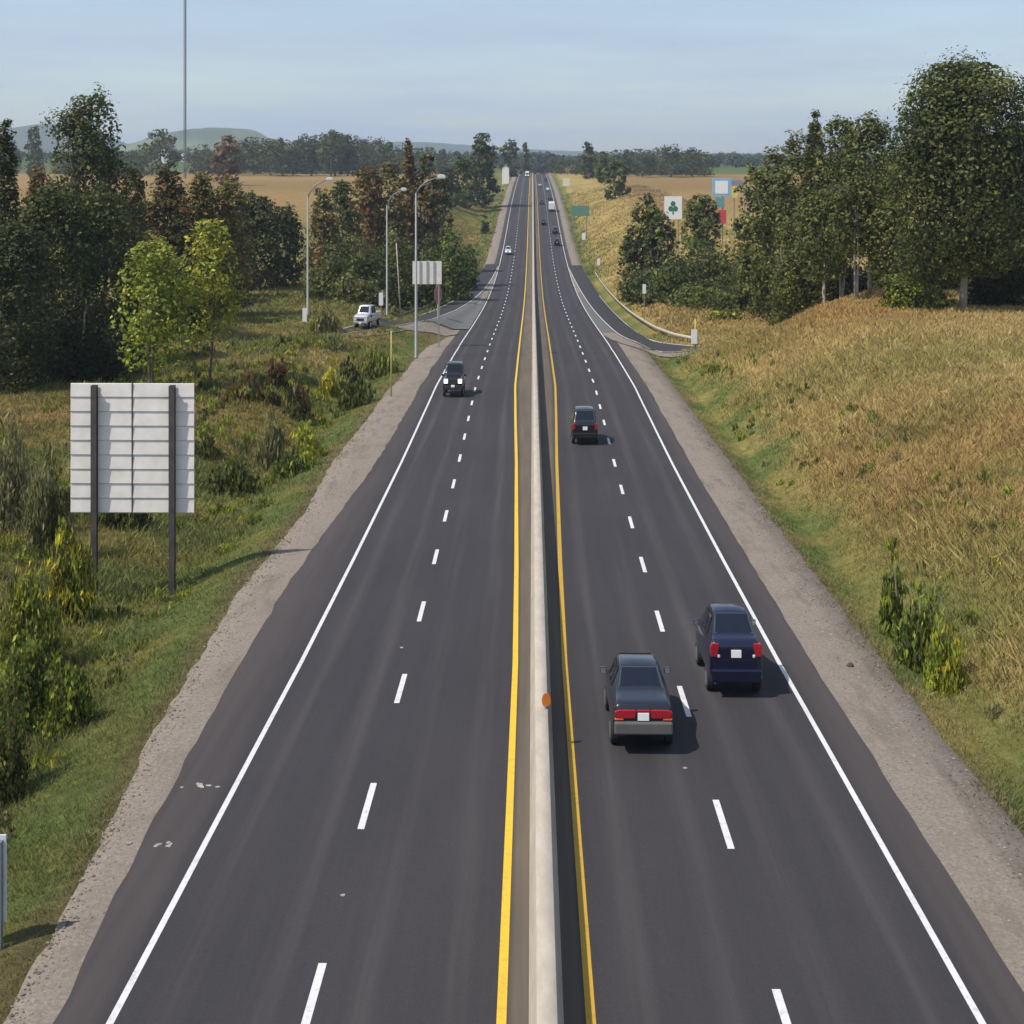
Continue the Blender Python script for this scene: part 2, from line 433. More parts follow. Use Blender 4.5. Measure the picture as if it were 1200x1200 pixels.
# painted lines: sheets a few mm above the asphalt
WLINE = simple('white_road_paint', (.72, .71, .70), .7, 0, .14, 1.2)
def paintmat(name, col, dirt):
    m, nt, b = newmat(name)
    P = wpos(nt); n = noise(nt, 5, 7, .75, P); n2 = noise(nt, .5, 4, .6, P)
    c = mixc(nt, math_(nt, 'MULTIPLY', ramp(nt, n, .50, .72), .75), col, dirt)
    c = mixc(nt, math_(nt, 'MULTIPLY', ramp(nt, n2, .45, .8), .25), c, dirt)
    nt.links.new(c, b.inputs['Base Color']); b.inputs['Roughness'].default_value = .75; b.inputs['Specular IOR Level'].default_value = .25
    return m
WLINE = paintmat('white_road_paint', (.62, .605, .60), (.30, .28, .27))
YLINE = paintmat('yellow_road_paint', (.66, .43, .035), (.38, .26, .07))
YLINE2 = paintmat('ochre_yellow_paint', (.48, .29, .035), (.25, .17, .06))  # darker ochre yellow, for the median line on the bank side
def line(name, xf, w, mat, ys=fr):
    z = zr(ys) + .006
    return tag(sheet(name, [(xf(ys) - w/2, z), (xf(ys) + w/2, z)], ys, mat), kind='structure')
line('edge_line', lambda y: -(hw(y) + 2*LANE), .145, WLINE)
line('edge_line', lambda y: hw(y) + 2*LANE, .145, WLINE)
line('median_line', lambda y: -hw(y), .19, YLINE)
line('median_line', lambda y: hw(y), .19, YLINE2)
def dashes(side, y0, cyc):
    V = []; Q = []
    y = y0
    while y < 1000:
        ya, yb = y, y + 2.75
        seg = [ya, (ya+yb)/2, yb]
        for s in seg:
            x = side * (hw(s) + LANE); z = zr(s) + .006
            V += [(x - .085, s, z), (x + .085, s, z)]
        n = len(V) - 6
        Q += [(n, n+1, n+3, n+2), (n+2, n+3, n+5, n+4)]
        y += cyc
    return tag(link('lane_line', mesh_np('lane_line', V, Q), WLINE), kind='structure')
# phase from the photograph (a dash of each line at known depth)
dashes(-1, 33.3 - 3*8.8, 8.8); dashes(1, 32.4 - 3*8.68, 8.68)

# ------------------------------------------------------------------ median barrier
m, nt, b = newmat('barrier_concrete')
P = wpos(nt, (1, .25, 1)); n = noise(nt, 3, 7, .7, P); n2 = noise(nt, .3, 4, .6, wpos(nt))
c = mixc(nt, ramp(nt, n, .3, .7), (.34, .29, .238), (.47, .41, .34))
c = mixc(nt, math_(nt, 'MULTIPLY', ramp(nt, n2, .5, .8), .35), c, (.30, .25, .2))
nt.links.new(c, b.inputs['Base Color']); b.inputs['Roughness'].default_value = .9
CONC = m
prof = [(-.33, -.05), (-.33, .12), (-.23, .40), (-.185, 1.105), (-.175, 1.12), (.175, 1.12), (.185, 1.105), (.23, .40), (.33, .12), (.33, -.05)]
ys = fr[fr < 1100]
X = np.broadcast_to(np.array([p[0] for p in prof])[None], (len(ys), 10)).copy()
Z = np.array([p[1] for p in prof])[None] + zr(ys)[:, None]
bar = sheet('median_barrier', [(X[:, i], Z[:, i]) for i in range(10)], ys, CONC, smooth=False)
tag(bar, 'long pale concrete barrier running down the middle of the highway', 'barrier')
# reflector standing on the barrier
x, t = unproj(637, 39.5)
o = thing('barrier_reflector', 'small orange reflector on top of the concrete median barrier', 'reflector', (.14, 38.6, float(zr(38.6)) + 1.12))
MB().tube([(0, 0, 0), (0, 0, .1)], .05, 8).build('bracket', GALV, o)
MB().tube([(0, -.02, .34), (0, .02, .34)], .30, 16).build('lens', simple('orange_reflector', (.55, .16, .015), .4), o, bevel=.01)
o.children[1].scale = (.44, 1, .72)

# ------------------------------------------------------------------ ramps
def resample(pts, step):
    pts = np.array(pts, float); out = []
    n = len(pts)
    P = np.vstack([2*pts[0]-pts[1], pts, 2*pts[-1]-pts[-2]])
    for i in range(1, n):
        p0, p1, p2, p3 = P[i-1], P[i], P[i+1], P[i+2]
        k = max(2, int(np.linalg.norm(p2-p1)/step))
        for t in np.linspace(0, 1, k, endpoint=False):
            out.append(.5*((2*p1)+(-p0+p2)*t+(2*p0-5*p1+4*p2-p3)*t*t+(-p0+3*p1-3*p2+p3)*t**3))
    out.append(pts[-1]); return np.array(out)
def strip(name, path, offs, mat, lift, kind='structure'):
    d = np.gradient(path, axis=0); d /= np.linalg.norm(d, axis=1)[:, None]
    nrm = np.stack([d[:, 1], -d[:, 0]], 1)
    offs = np.linspace(offs[0], offs[1], max(2, int(abs(offs[1]-offs[0])/1.2)+1))
    X = path[:, 0:1] + nrm[:, 0:1]*offs; Y = path[:, 1:2] + nrm[:, 1:2]*offs
    lim = hw(Y) + 2*LANE + .12
    X = np.where(np.abs(X) < lim, np.sign(X)*lim, X)
    Z = gmax(X, Y) + lift
    i = np.arange(X.size).reshape(X.shape)
    q = np.stack([i[:-1, :-1], i[:-1, 1:], i[1:, 1:], i[1:, :-1]], -1).reshape(-1, 4)
    o = link(name, mesh_np(name, np.stack([X, Y, Z], -1).reshape(-1, 3), q, True, {'lane': np.full(X.size, .5)}), mat)
    return tag(o, kind=kind)
def gmax(X, Y):
    """ground or road height, whichever is on top"""
    g = ground(X, Y)
    z0 = zr(Y)
    return np.where((X > -gravel(Y, -1) - .6) & (X < gravel(Y, 1) + .6), np.where((X > -pave(Y, -1)) & (X < pave(Y, 1)), z0, np.maximum(np.where((X > -gravel(Y, -1)) & (X < gravel(Y, 1)), z0, g), g)), g)
rampR = resample([(20.5, 151), (15.9, 164), (13.5, 178), (12.75, 205), (12.45, 232), (12.0, 290), (11.5, 330), (11.0, 362)], 3)
rampL = resample([(-24.5, 157), (-20.9, 167), (-18.6, 183), (-17.1, 200), (-15.3, 230), (-13.8, 262), (-12.4, 305), (-11.6, 340), (-11.1, 365)], 3)
RAMP_W = 1.9
for path, s in ((rampR, 1), (rampL, -1)):
    tag(strip('ramp_shoulder', path, (RAMP_W-.3, 3.9) if s < 0 else (-3.9, -RAMP_W+.3), GRAV, .09), kind='structure')
    tag(strip('ramp', path, (-RAMP_W, RAMP_W), ASPH, .15), kind='structure')
    strip('edge_line', path[:-2], (-s*1.75-.07, -s*1.75+.07), WLINE, .175)
    strip('edge_line', path[:-26], (s*1.75-.07, s*1.75+.07), WLINE, .175)
# paved gore between ramp and carriageway
m2 = simple('gore_pavement', (.105, .105, .10), .9, 0, .15, .4)
for side, path in ((1, rampR), (-1, rampL)):
    sel = path[(path[:, 1] > (186 if side > 0 else 190)) & (path[:, 1] < 290)]
    inner = side * (hw(sel[:, 1]) + 2*LANE + .16)
    outer = sel[:, 0] - side * 1.85
    outer = np.where(np.abs(outer) < np.abs(inner), inner, outer)
    V = []; Q = []
    K = 10
    for i in range(len(sel)):
        for k in range(K):
            xx = inner[i] + (outer[i] - inner[i]) * k/(K-1)
            V.append((xx, sel[i, 1], float(gmax(np.array([xx]), np.array([sel[i, 1]]))[0]) + .12))
    for i in range(len(sel)-1):
        for k in range(K-1): Q.append((i*K+k, i*K+k+1, (i+1)*K+k+1, (i+1)*K+k))
    tag(link('gore', mesh_np('gore', V, Q, True), m2), kind='structure')

    sel = path[(path[:, 1] > 168) & (path[:, 1] < 190)]
    V = []; Q = []; K = 9
    for i in range(len(sel)):
        yy = sel[i, 1]
        f_ = (yy-168)/22
        a_ = side * (pave(yy, side)-.2); b_ = sel[i, 0] - side*1.85
        a_ = a_ + (b_-a_)*0
        lo = b_ + (a_-b_)*min(1, f_*1.5) if side > 0 else b_ + (a_-b_)*min(1, f_*1.5)
        for k in range(K):
            xx = lo + (b_-lo)*k/(K-1); y2 = yy + float(vnoise(xx, yy, 2.5, 50)-.5)*2.5
            V.append((xx, y2, float(gmax(np.array([xx]), np.array([y2]))[0]) + .10))
    for i in range(len(sel)-1):
        for k in range(K-1): Q.append((i*K+k, i*K+k+1, (i+1)*K+k+1, (i+1)*K+k))
    tag(link('gore_gravel', mesh_np('gore_gravel', V, Q, True), GRAV), kind='structure')

# guard rails beside the ramps
def guard_rail(path, label, mat):
    pr = path
    d = np.gradient(path, axis=0); d /= np.linalg.norm(d, axis=1)[:, None]
    z = ground(pr[:, 0], pr[:, 1])
    o = thing('guard_rail', label, 'guard rail', (pr[0, 0], pr[0, 1], z[0]))
    V = []; Q = []
    nn = np.stack([d[:, 1], -d[:, 0]], 1)
    wp = [(-.06, .55), (.03, .62), (-.05, .76), (.03, .90), (-.06, .98), (-.09, .98), (-.09, .55)]
    k = len(wp)
    for i in range(len(pr)):
        for a, b in wp:
            V.append((pr[i, 0] + nn[i, 0]*a - pr[0, 0], pr[i, 1] + nn[i, 1]*a - pr[0, 1], z[i] - z[0] + b))
    for i in range(len(pr)-1):
        for j in range(k): Q.append((i*k+j, i*k+(j+1) % k, (i+1)*k+(j+1) % k, (i+1)*k+j))
    link('rail', mesh_np('rail', V, Q), mat, o)
    for i in range(0, len(pr), 2):
        x, y, zz = pr[i, 0]-pr[0, 0]+nn[i, 0]*.15, pr[i, 1]-pr[0, 1]+nn[i, 1]*.15, z[i]-z[0]
        MB().box((x-.08, y-.08, zz-.3), (x+.08, y+.08, zz+.98)).build('post', POSTW, o)
POSTW = simple('timber_post', (.26, .21, .15), .9)
BEAM = simple('weathered_beam', (.50, .44, .35), .7, .1)
guard_rail(resample([(19.6, 161), (17.4, 178), (16.3, 212), (15.9, 270), (15.5, 335)], 2.5), 'pale beam guard rail along the ramp below the dry grass bank', BEAM)
guard_rail(resample([(-15.6, 380), (-15.8, 302), (-17.6, 258), (-19.4, 225), (-21.3, 200)], 2.5), 'dull guard rail along the ramp used by oncoming traffic', simple('dull_beam', (.13, .105, .075), .8))
# pale scuffs and specks on the asphalt
mb = MB(); g_ = np.random.default_rng(8)
for X0, Y0, n_, s_ in ((-9.15, 35.8, 9, .30), (-9.3, 32.4, 8, .30), (-4.55, 29.9, 1, .02), (-4.9, 47.8, 1, .02), (4.0, 37.2, 1, .02)):
    for k in range(n_):
        xx, yy = X0+g_.normal()*s_, Y0+g_.normal()*.08; rr_ = g_.uniform(.04, .09)
        mb.poly([(xx+rr_*math.cos(a_)*g_.uniform(.6, 1.2), yy+rr_*math.sin(a_)*g_.uniform(.6, 1.2), float(zr(yy))+.007+.0006*k) for a_ in np.linspace(0, 6.283, 8)[:-1]])
tag(mb.build('road_scuffs', simple('pale_scuff', (.30, .275, .26), .8, 0, .3)), kind='structure')

# ------------------------------------------------------------------ vehicles
VS = 1.30     # the picture shows everything taller than wide; heights follow it
def carpaint(name, col, rough=.25):
    m, nt, b = newmat(name)
    n = noise(nt, 4, 4, .6, N(nt, 'ShaderNodeTexCoord').outputs['Object'])
    nt.links.new(mixc(nt, ramp(nt, n, .3, .7), tuple(c*.9 for c in col), tuple(c*1.1 for c in col)), b.inputs['Base Color'])
    b.inputs['Roughness'].default_value = rough; b.inputs['Metallic'].default_value = .15
    b.inputs['Coat Weight'].default_value = .6; b.inputs['Coat Roughness'].default_value = .08
    return m

def hull(st, VS=1.45, crown=()):
    """st: stations (y, w, zb, zbelt, wtop, ztop) -> ring points per station"""
    rings = []
    for i_, (y, w, zb, zk, wt, zt) in enumerate(st):
        cr = .025 if i_ in crown else .003
        half = [(w*.86, zb), (w*.97, zb+.06), (w, zb+(zk-zb)*.45), (w*.985, zk-.03), (w*.95, zk), (wt, zt-.03), (wt*.88, zt), (wt*.45, zt+cr)]
        ring = [(x, y, z*VS) for x, z in half] + [(-x, y, z*VS) for x, z in half[::-1]]
        rings.append(ring)
    return rings

def patch(mb, a, b, c, d, inset=.06, off=.012, nu=4, nv=4, inset_v=None):
    """a slightly proud, inset copy of the quad a-b-c-d (a,b lower edge; d,c upper edge)"""
    a, b, c, d = [np.array(p, float) for p in (a, b, c, d)]
    nrm = np.cross(b-a, d-a); nrm /= np.linalg.norm(nrm)+1e-9
    iv = inset if inset_v is None else inset_v
    u0, u1, v0, v1 = inset, 1-inset, iv, 1-iv
    P = lambda u, v: (a*(1-u)+b*u)*(1-v)+(d*(1-u)+c*u)*v + nrm*off
    mb.poly([P(u0, v0), P(u1, v0), P(u1, v1), P(u0, v1)])

def wheel(parent, x, y, r, w):
    s = 1 if x > 0 else -1
    wl = MB().tube([(-w/2, 0, 0), (-w/2+.03, 0, 0), (w/2-.03, 0, 0), (w/2, 0, 0)], [r*.93, r, r, r*.93], 20).build('wheel', TYRE, parent, loc=(x, y, r))
    rim = MB().tube([(s*(w/2), 0, 0), (s*(w/2+.012), 0, 0)], [r*.64, r*.58], 16)
    rim.build('rim', RIM, wl)
    for k in range(5):
        pass
    return wl

def vehicle(name, label, cat, loc, rz, st, roof, paint, group=None, wheels=(.8, 3.5), detail=True, tail=None, plate=None, bumper=None, lit=False, front=None, win=None, trimcol=None, s=1.0, rw=.33, VS=1.45):
    """roof=(i_rear_base,i_rear_top,i_front_top,i_front_base) station indices"""
    o = thing(name, label, cat, loc, rz, group)
    L = st[-1][0]
    st = [(y - L/2,) + tuple(r) for (y, *r) in st]
    rings = hull(st, VS, range(roof[1]+1, roof[2]))
    k = len(rings[0]); V = [p for r in rings for p in r]
    Fc = []
    for i in range(len(rings)-1):
        for j in range(k):
            Fc.append((i*k+j, i*k+(j+1) % k, (i+1)*k+(j+1) % k, (i+1)*k+j))
    mb = MB(); mb.v = V; mb.f = Fc + [tuple(range(k)), tuple(range(len(V)-k, len(V)))[::-1]]
    bo = mb.build('body', paint, o, smooth=True)
    cr = bo.data.attributes.new('crease_edge', 'FLOAT', 'EDGE'); cr.data.foreach_set('value', [.38]*len(bo.data.edges))
    sb = bo.modifiers.new('rounding', 'SUBSURF'); sb.levels = 2; sb.render_levels = 2
    me = o.children[0].data
    a, b_, c, d = roof
    tl = lambda i, side: rings[i][6] if side > 0 else rings[i][k-1-6]
    sh = lambda i, side: rings[i][4] if side > 0 else rings[i][k-1-4]
    tp = lambda i, side: rings[i][5] if side > 0 else rings[i][k-1-5]
    g = MB(); patch(g, tl(a, -1), tl(a, 1), tl(b_, 1), tl(b_, -1), -.02, .010, inset_v=.03); gw = g.build('rear_window', TRIM, o)
    g = MB(); patch(g, tl(a, -1), tl(a, 1), tl(b_, 1), tl(b_, -1), .015, .016, inset_v=.075); g.build('glass', GLASS, gw)
    g = MB(); patch(g, tl(d, 1), tl(d, -1), tl(c, -1), tl(c, 1), .05, .014, inset_v=.08); g.build('windshield', GLASS, o)
    if detail:
        for side in (1, -1):
            spans = [(i, i+1) for i in range(b_, c)]
            for (i, j) in spans:
                g = MB()
                if side > 0: patch(g, sh(i, 1), sh(j, 1), tp(j, 1), tp(i, 1), .05, .012, inset_v=.10)
                else: patch(g, sh(j, -1), sh(i, -1), tp(i, -1), tp(j, -1), .05, .012, inset_v=.10)
                g.build('side_window', GLASS, o)
            zz = st[c][3]*VS
            mx = side*(st[c][1]+.10)
            my = st[d][0]-.45
            mm = MB().box((mx-.10, my-.06, zz-.02), (mx+.10, my+.06, zz+.17)).build('mirror', trimcol or paint, o, bevel=.03)
            MB().box((mx-.08, my-.068, zz+.0), (mx+.08, my-.0605, zz+.15)).build('mirror_glass', CHROME, mm)
    w0 = st[len(st)//2][1]
    if detail:
        for yy in wheels:
            for side in (1, -1):
                wheel(o, side*(w0-.10), yy - L/2, rw*1.14, .22)
    y0 = -L/2
    def onrear(nm, x0, x1, z0, z1, mat, dep=.05, y=None, bev=.02):
        yb = y0 if y is None else y0 + y
        if nm == 'tail_light':      # lamp narrowing towards its lower inner corner, corners cut
            s_ = 1 if x0+x1 > 0 else -1
            xi, xo = (x0, x1) if s_ > 0 else (x1, x0)
            w_ = abs(x1-x0); h_ = (z1-z0)*VS
            tp_ = .22 if h_ > w_ else .06
            pts = [(xi+s_*w_*tp_, z0*VS), (xo-s_*w_*.12, z0*VS), (xo, z0*VS+h_*.2), (xo+s_*.015, z1*VS-h_*.25), (xo-s_*w_*.15, z1*VS), (xi+s_*w_*.05, z1*VS), (xi, z1*VS-h_*.15)]
            return MB().prism(pts, 'y', yb-dep, yb+.10).build(nm, mat, o, bevel=bev)
        return MB().box((x0, yb-dep, z0*VS), (x1, yb+.06, z1*VS)).build(nm, mat, o, bevel=bev)
    if detail:                      # boot lid seam
        za, zb_ = st[0][2]+.32, st[1][5]+.005
        sm_ = MB()
        sm_.box((-.56, y0-.004, za*VS), (.56, y0+.05, za*VS+.014))
        sm_.build('lid_seam', PLASTIC, o)
    def onfront(nm, x0, x1, z0, z1, mat, dep=.05, bev=.02):
        return MB().box((x0, L/2-.08, z0*VS), (x1, L/2+dep, z1*VS)).build(nm, mat, o, bevel=bev)
    for (nm, x0, x1, z0, z1, mat, dep) in (tail or []): onrear(nm, x0, x1, z0, z1, mat, dep)
    if plate:
        onrear('licence_plate', -.16, .16, plate[0], plate[1], PLATE, plate[2], bev=.005)
    if bumper:
        onrear('rear_bumper', -bumper[0], bumper[0], bumper[1], bumper[2], bumper[3], .11, bev=.05)
    for (nm, x0, x1, z0, z1, mat, dep) in (front or []): onfront(nm, x0, x1, z0, z1, mat, dep)
    if s != 1.0: o.scale = (s, s, s)
    return o

def lane_heading(x, Y, side, lane):
    dy = 2.0
    return 0.0
def pitch_at(Y):
    return math.atan((float(zr(Y+2)) - float(zr(Y-2)))/4)
def place(o, side, lane, Yrear, L, toward=False, dx=0.):
    Yc = Yrear + L/2
    x = side*(float(hw(Yc)) + LANE*(lane+.5)) + dx
    o.location = (x, Yc, float(zr(Yc)) + .004)
    p = pitch_at(Yc)
    o.rotation_euler = (-p if toward else p, 0, math.pi if toward else 0)
    return o

SEDAN = [(0, 0.8, 0.43, 0.7, 0.76, 0.93), (0.07, 0.86, 0.35, 0.74, 0.79, 1.0), (0.25, 0.875, 0.33, 0.82, 0.78, 1.04), (0.95, 0.88, 0.32, 0.9, 0.73, 1.07), (1.62, 0.885, 0.31, 0.93, 0.58, 1.4), (2.05, 0.885, 0.31, 0.93, 0.59, 1.425), (2.85, 0.885, 0.31, 0.92, 0.58, 1.4), (3.55, 0.88, 0.32, 0.9, 0.74, 1.02), (4.35, 0.86, 0.34, 0.78, 0.72, 0.86), (4.62, 0.8, 0.4, 0.62, 0.68, 0.7)]
NOTCH = [(0, 0.79, 0.43, 0.78, 0.74, 1.02), (0.06, 0.84, 0.35, 0.86, 0.76, 1.1), (0.2, 0.85, 0.33, 0.92, 0.75, 1.14), (0.5, 0.855, 0.32, 0.96, 0.71, 1.17), (1.12, 0.86, 0.31, 0.98, 0.58, 1.5), (1.6, 0.86, 0.31, 0.98, 0.59, 1.52), (2.35, 0.86, 0.31, 0.97, 0.58, 1.49), (3.1, 0.855, 0.32, 0.94, 0.72, 1.08), (3.95, 0.83, 0.34, 0.82, 0.7, 0.9), (4.2, 0.77, 0.4, 0.64, 0.66, 0.72)]
HATCH = [(0, 0.82, 0.43, 0.78, 0.76, 0.96), (0.06, 0.88, 0.35, 0.9, 0.8, 1.04), (0.14, 0.89, 0.33, 0.96, 0.78, 1.08), (0.55, 0.895, 0.32, 0.98, 0.64, 1.58), (1.2, 0.9, 0.31, 0.98, 0.66, 1.62), (1.9, 0.9, 0.31, 0.97, 0.66, 1.62), (2.7, 0.9, 0.31, 0.96, 0.64, 1.58), (3.5, 0.89, 0.32, 0.94, 0.74, 1.08), (4.3, 0.87, 0.34, 0.84, 0.72, 0.93), (4.6, 0.8, 0.4, 0.66, 0.68, 0.74)]
JEEP = [(0, .84, .48, .80, .78, 1.0), (.05, .88, .42, .98, .82, 1.08), (.12, .89, .40, 1.02, .80, 1.12), (.22, .895, .38, 1.06, .70, 1.72), (1.0, .90, .38, 1.06, .70, 1.76), (1.8, .90, .38, 1.06, .70, 1.76), (2.5, .90, .38, 1.05, .69, 1.72), (2.95, .89, .38, 1.02, .76, 1.14), (4.15, .87, .40, .98, .78, 1.06), (4.25, .84, .46, .92, .76, .98)]

GREYB = simple('grey_bumper', (.105, .10, .10), .5, 0, .08)
NAVY_BLACK = carpaint('black_navy_paint', (.012, .016, .026))
NAVY = carpaint('navy_paint', (.006, .0075, .030))
BLACKP = carpaint('black_paint', (.010, .010, .013))
DARKRED = carpaint('dark_paint', (.02, .012, .016))
WHITECAR = carpaint('white_car_paint', (.72, .72, .72), .35)
SILVER = carpaint('silver_paint', (.45, .46, .48), .3)

o = vehicle('sedan', 'black sedan with grey rear bumper and full width red tail lights', 'car', (0, 0, 0), 0, SEDAN, (3, 4, 6, 7), NAVY_BLACK, wheels=(.95, 3.65),
    tail=[('tail_light', -.80, -.2, .73, .90, REDL, .03), ('tail_light', .2, .80, .73, .90, REDL, .03), ('tail_light_strip', -.198, .198, .84, .90, REDL, .03),
          ('turn_signal', -.82, -.56, .69, .728, ORANGEL, .03), ('turn_signal', .56, .82, .69, .728, ORANGEL, .03)],
    plate=(.69, .84, .045), bumper=(.83, .42, .67, GREYB), trimcol=NAVY_BLACK, VS=1.42)
place(o, 1, 0, 38.05, 4.62, dx=.2)
o = vehicle('compact_car', 'navy blue compact car with tall red corner lights beside the white edge line', 'car', (0, 0, 0), 0, NOTCH, (3, 4, 6, 7), NAVY, wheels=(.85, 3.35),
    tail=[('tail_light', -.82, -.55, .82, 1.08, REDL, .04), ('tail_light', .55, .82, .82, 1.08, REDL, .04), ('reverse_lamp', -.60, -.52, .80, .86, CLEARL, .045), ('reverse_lamp', .52, .60, .80, .86, CLEARL, .045)],
    plate=(.80, .95, .03), bumper=(.80, .32, .58, NAVY), VS=1.6)
place(o, 1, 1, 42.7, 4.2, dx=-.15)
o = vehicle('hatchback', 'dark hatchback with a small white plate following the median barrier', 'car', (0, 0, 0), 0, HATCH, (2, 3, 6, 7), BLACKP, wheels=(.9, 3.6),
    tail=[('tail_light', -.86, -.66, .72, 1.02, REDL, .02), ('tail_light', .66, .86, .72, 1.02, REDL, .02)],
    plate=(.70, .86, .04), bumper=(.84, .32, .58, DARKRED), VS=1.5)
place(o, 1, 0, 92.6, 4.6, dx=.1)
o = vehicle('off_road_car', 'black boxy four wheel drive with lit headlights in the oncoming lanes', 'car', (0, 0, 0), 0, JEEP, (2, 3, 6, 7), BLACKP, wheels=(.85, 3.4), rw=.38,
    front=[('headlight', -.78, -.46, .78, 1.0, HEADON, .05), ('headlight', .46, .78, .78, 1.0, HEADON, .05), ('grille', -.44, .44, .72, 1.0, PLASTIC, .04),
           ('front_bumper', -.88, .88, .44, .66, PLASTIC, .16), ('licence_plate', -.16, .16, .56, .68, PLATE, .175)],
    tail=[('tail_light', -.84, -.7, .8, 1.0, REDL, .03), ('tail_light', .7, .84, .8, 1.0, REDL, .03)], VS=1.6)
place(o, -1, 1, 117.2, 4.25, True, dx=.1)

# pickup at the foot of the ramp
def pickup(loc, rz):
    o = thing('pickup_truck', 'silver pickup truck waiting on the ramp by the grassy verge', 'truck', loc, rz)
    st = [(0, .86, .55, .95, .84, 1.10), (.05, .90, .50, 1.02, .86, 1.16), (2.0, .92, .48, 1.06, .86, 1.18), (2.05, .92, .48, 1.08, .70, 1.78), (2.8, .93, .48, 1.10, .72, 1.84), (3.6, .93, .48, 1.10, .70, 1.80), (4.2, .92, .48, 1.08, .82, 1.22), (5.2, .91, .5, 1.02, .84, 1.10), (5.35, .88, .54, .96, .82, 1.0)]
    L = 5.35
    st = [(y-L/2, *r) for (y, *r) in st]; rings = hull(st, 1.5); k = len(rings[0])
    mb = MB(); mb.v = [p for r in rings for p in r]
    mb.f = [(i*k+j, i*k+(j+1) % k, (i+1)*k+(j+1) % k, (i+1)*k+j) for i in range(len(rings)-1) for j in range(k)] + [tuple(range(k)), tuple(range(len(mb.v)-k, len(mb.v)))[::-1]]
    mb.build('body', SILVER, o, smooth=True, bevel=.03)
    try: o.children[0].data.set_sharp_from_angle(angle=R(38))
    except Exception: pass
    r = rings
    g = MB(); patch(g, r[6][k-7], r[6][6], r[5][6], r[5][k-7], .05, -.016, inset_v=.07); g.build('windshield', GLASS, o)
    for side in (1, -1):
        for i, j in ((3, 4), (4, 5)):
            q = [r[i][4], r[j][4], r[j][5], r[i][5]] if side > 0 else [r[j][k-5], r[i][k-5], r[i][k-6], r[j][k-6]]
            g = MB(); patch(g, *q, .06, .014, inset_v=.1); g.build('side_window', GLASS, o)
        MB().box((side*.98-.1, 1.35, 1.38), (side*.98+.1, 1.5, 1.66)).build('mirror', PLASTIC, o, bevel=.02)
        MB().box((side*.68-.17, L/2-.06, 1.02), (side*.68+.17, L/2+.04, 1.28)).build('headlight', CLEARL, o, bevel=.02)
        for yy in (1.0, 4.35): wheel(o, side*.86, yy-L/2, .45, .28)
    MB().box((-.48, L/2-.06, 1.0), (.48, L/2+.05, 1.30)).build('grille', PLASTIC, o, bevel=.02)
    MB().box((-.92, L/2-.05, .62), (.92, L/2+.14, .88)).build('front_bumper', CHROME, o, bevel=.04)
    MB().box((-.17, L/2+.14, .68), (.17, L/2+.155, .84)).build('licence_plate', PLATE, o)
    MB().box((-.74, -L/2+.12, 1.535), (.74, -.75, 1.542)).build('bed_liner', PLASTIC, o)
    return o
pp = (-20.9, 167.0)
pz = float(ground(np.array([pp[0]]), np.array([pp[1]]))[0]) + .16
pickup((pp[0], pp[1], pz), math.pi - .22)

# traffic far down the road
FARG = 'distant traffic on the climbing highway'
def far_car(label, side, lane, Y, st, roof, paint, toward=False, s=1.0, cat='car', name='car'):
    L = st[-1][0]
    kw = dict(tail=[('tail_light', -.82, -.6, .75, .95, REDL, .03), ('tail_light', .6, .82, .75, .95, REDL, .03)], plate=(.72, .84, .04)) if not toward else dict(
        front=[('headlight', -.74, -.45, .62, .78, HEADON, .05), ('headlight', .45, .74, .62, .78, HEADON, .05)])
    o = vehicle(name, label, cat, (0, 0, 0), 0, st, roof, paint, FARG, wheels=(.9, L-1.0), **kw)
    return place(o, side, lane, Y, L, toward)
far_car('small white oncoming car with headlights on near where the ramp splits off', -1, 1, 392, HATCH, (2, 3, 6, 7), SILVER, True)
far_car('dark van nearest among the distant cars driving away', 1, 1, 418, HATCH, (2, 3, 6, 7), BLACKP, name='van', cat='van')
far_car('black car tailing between the dark van and the white truck', 1, 1, 455, HATCH, (2, 3, 6, 7), DARKRED)
far_car('dark car in the lane beside the barrier level with the dark van', 1, 0, 483, SEDAN, (3, 4, 6, 7), BLACKP)
far_car('dark car by the barrier ahead of the white truck', 1, 0, 572, SEDAN, (3, 4, 6, 7), NAVY_BLACK)
far_car('dark grey car right in front of the white truck', 1, 1, 600, SEDAN, (3, 4, 6, 7), DARKRED)
far_car('white car in the outer lane high on the climb', 1, 1, 668, SEDAN, (3, 4, 6, 7), WHITECAR)
far_car('pale silver car high on the climb beside the barrier', 1, 0, 710, SEDAN, (3, 4, 6, 7), SILVER)
far_car('purplish dark car near the crest in the outer lane', 1, 1, 790, HATCH, (2, 3, 6, 7), NAVY)

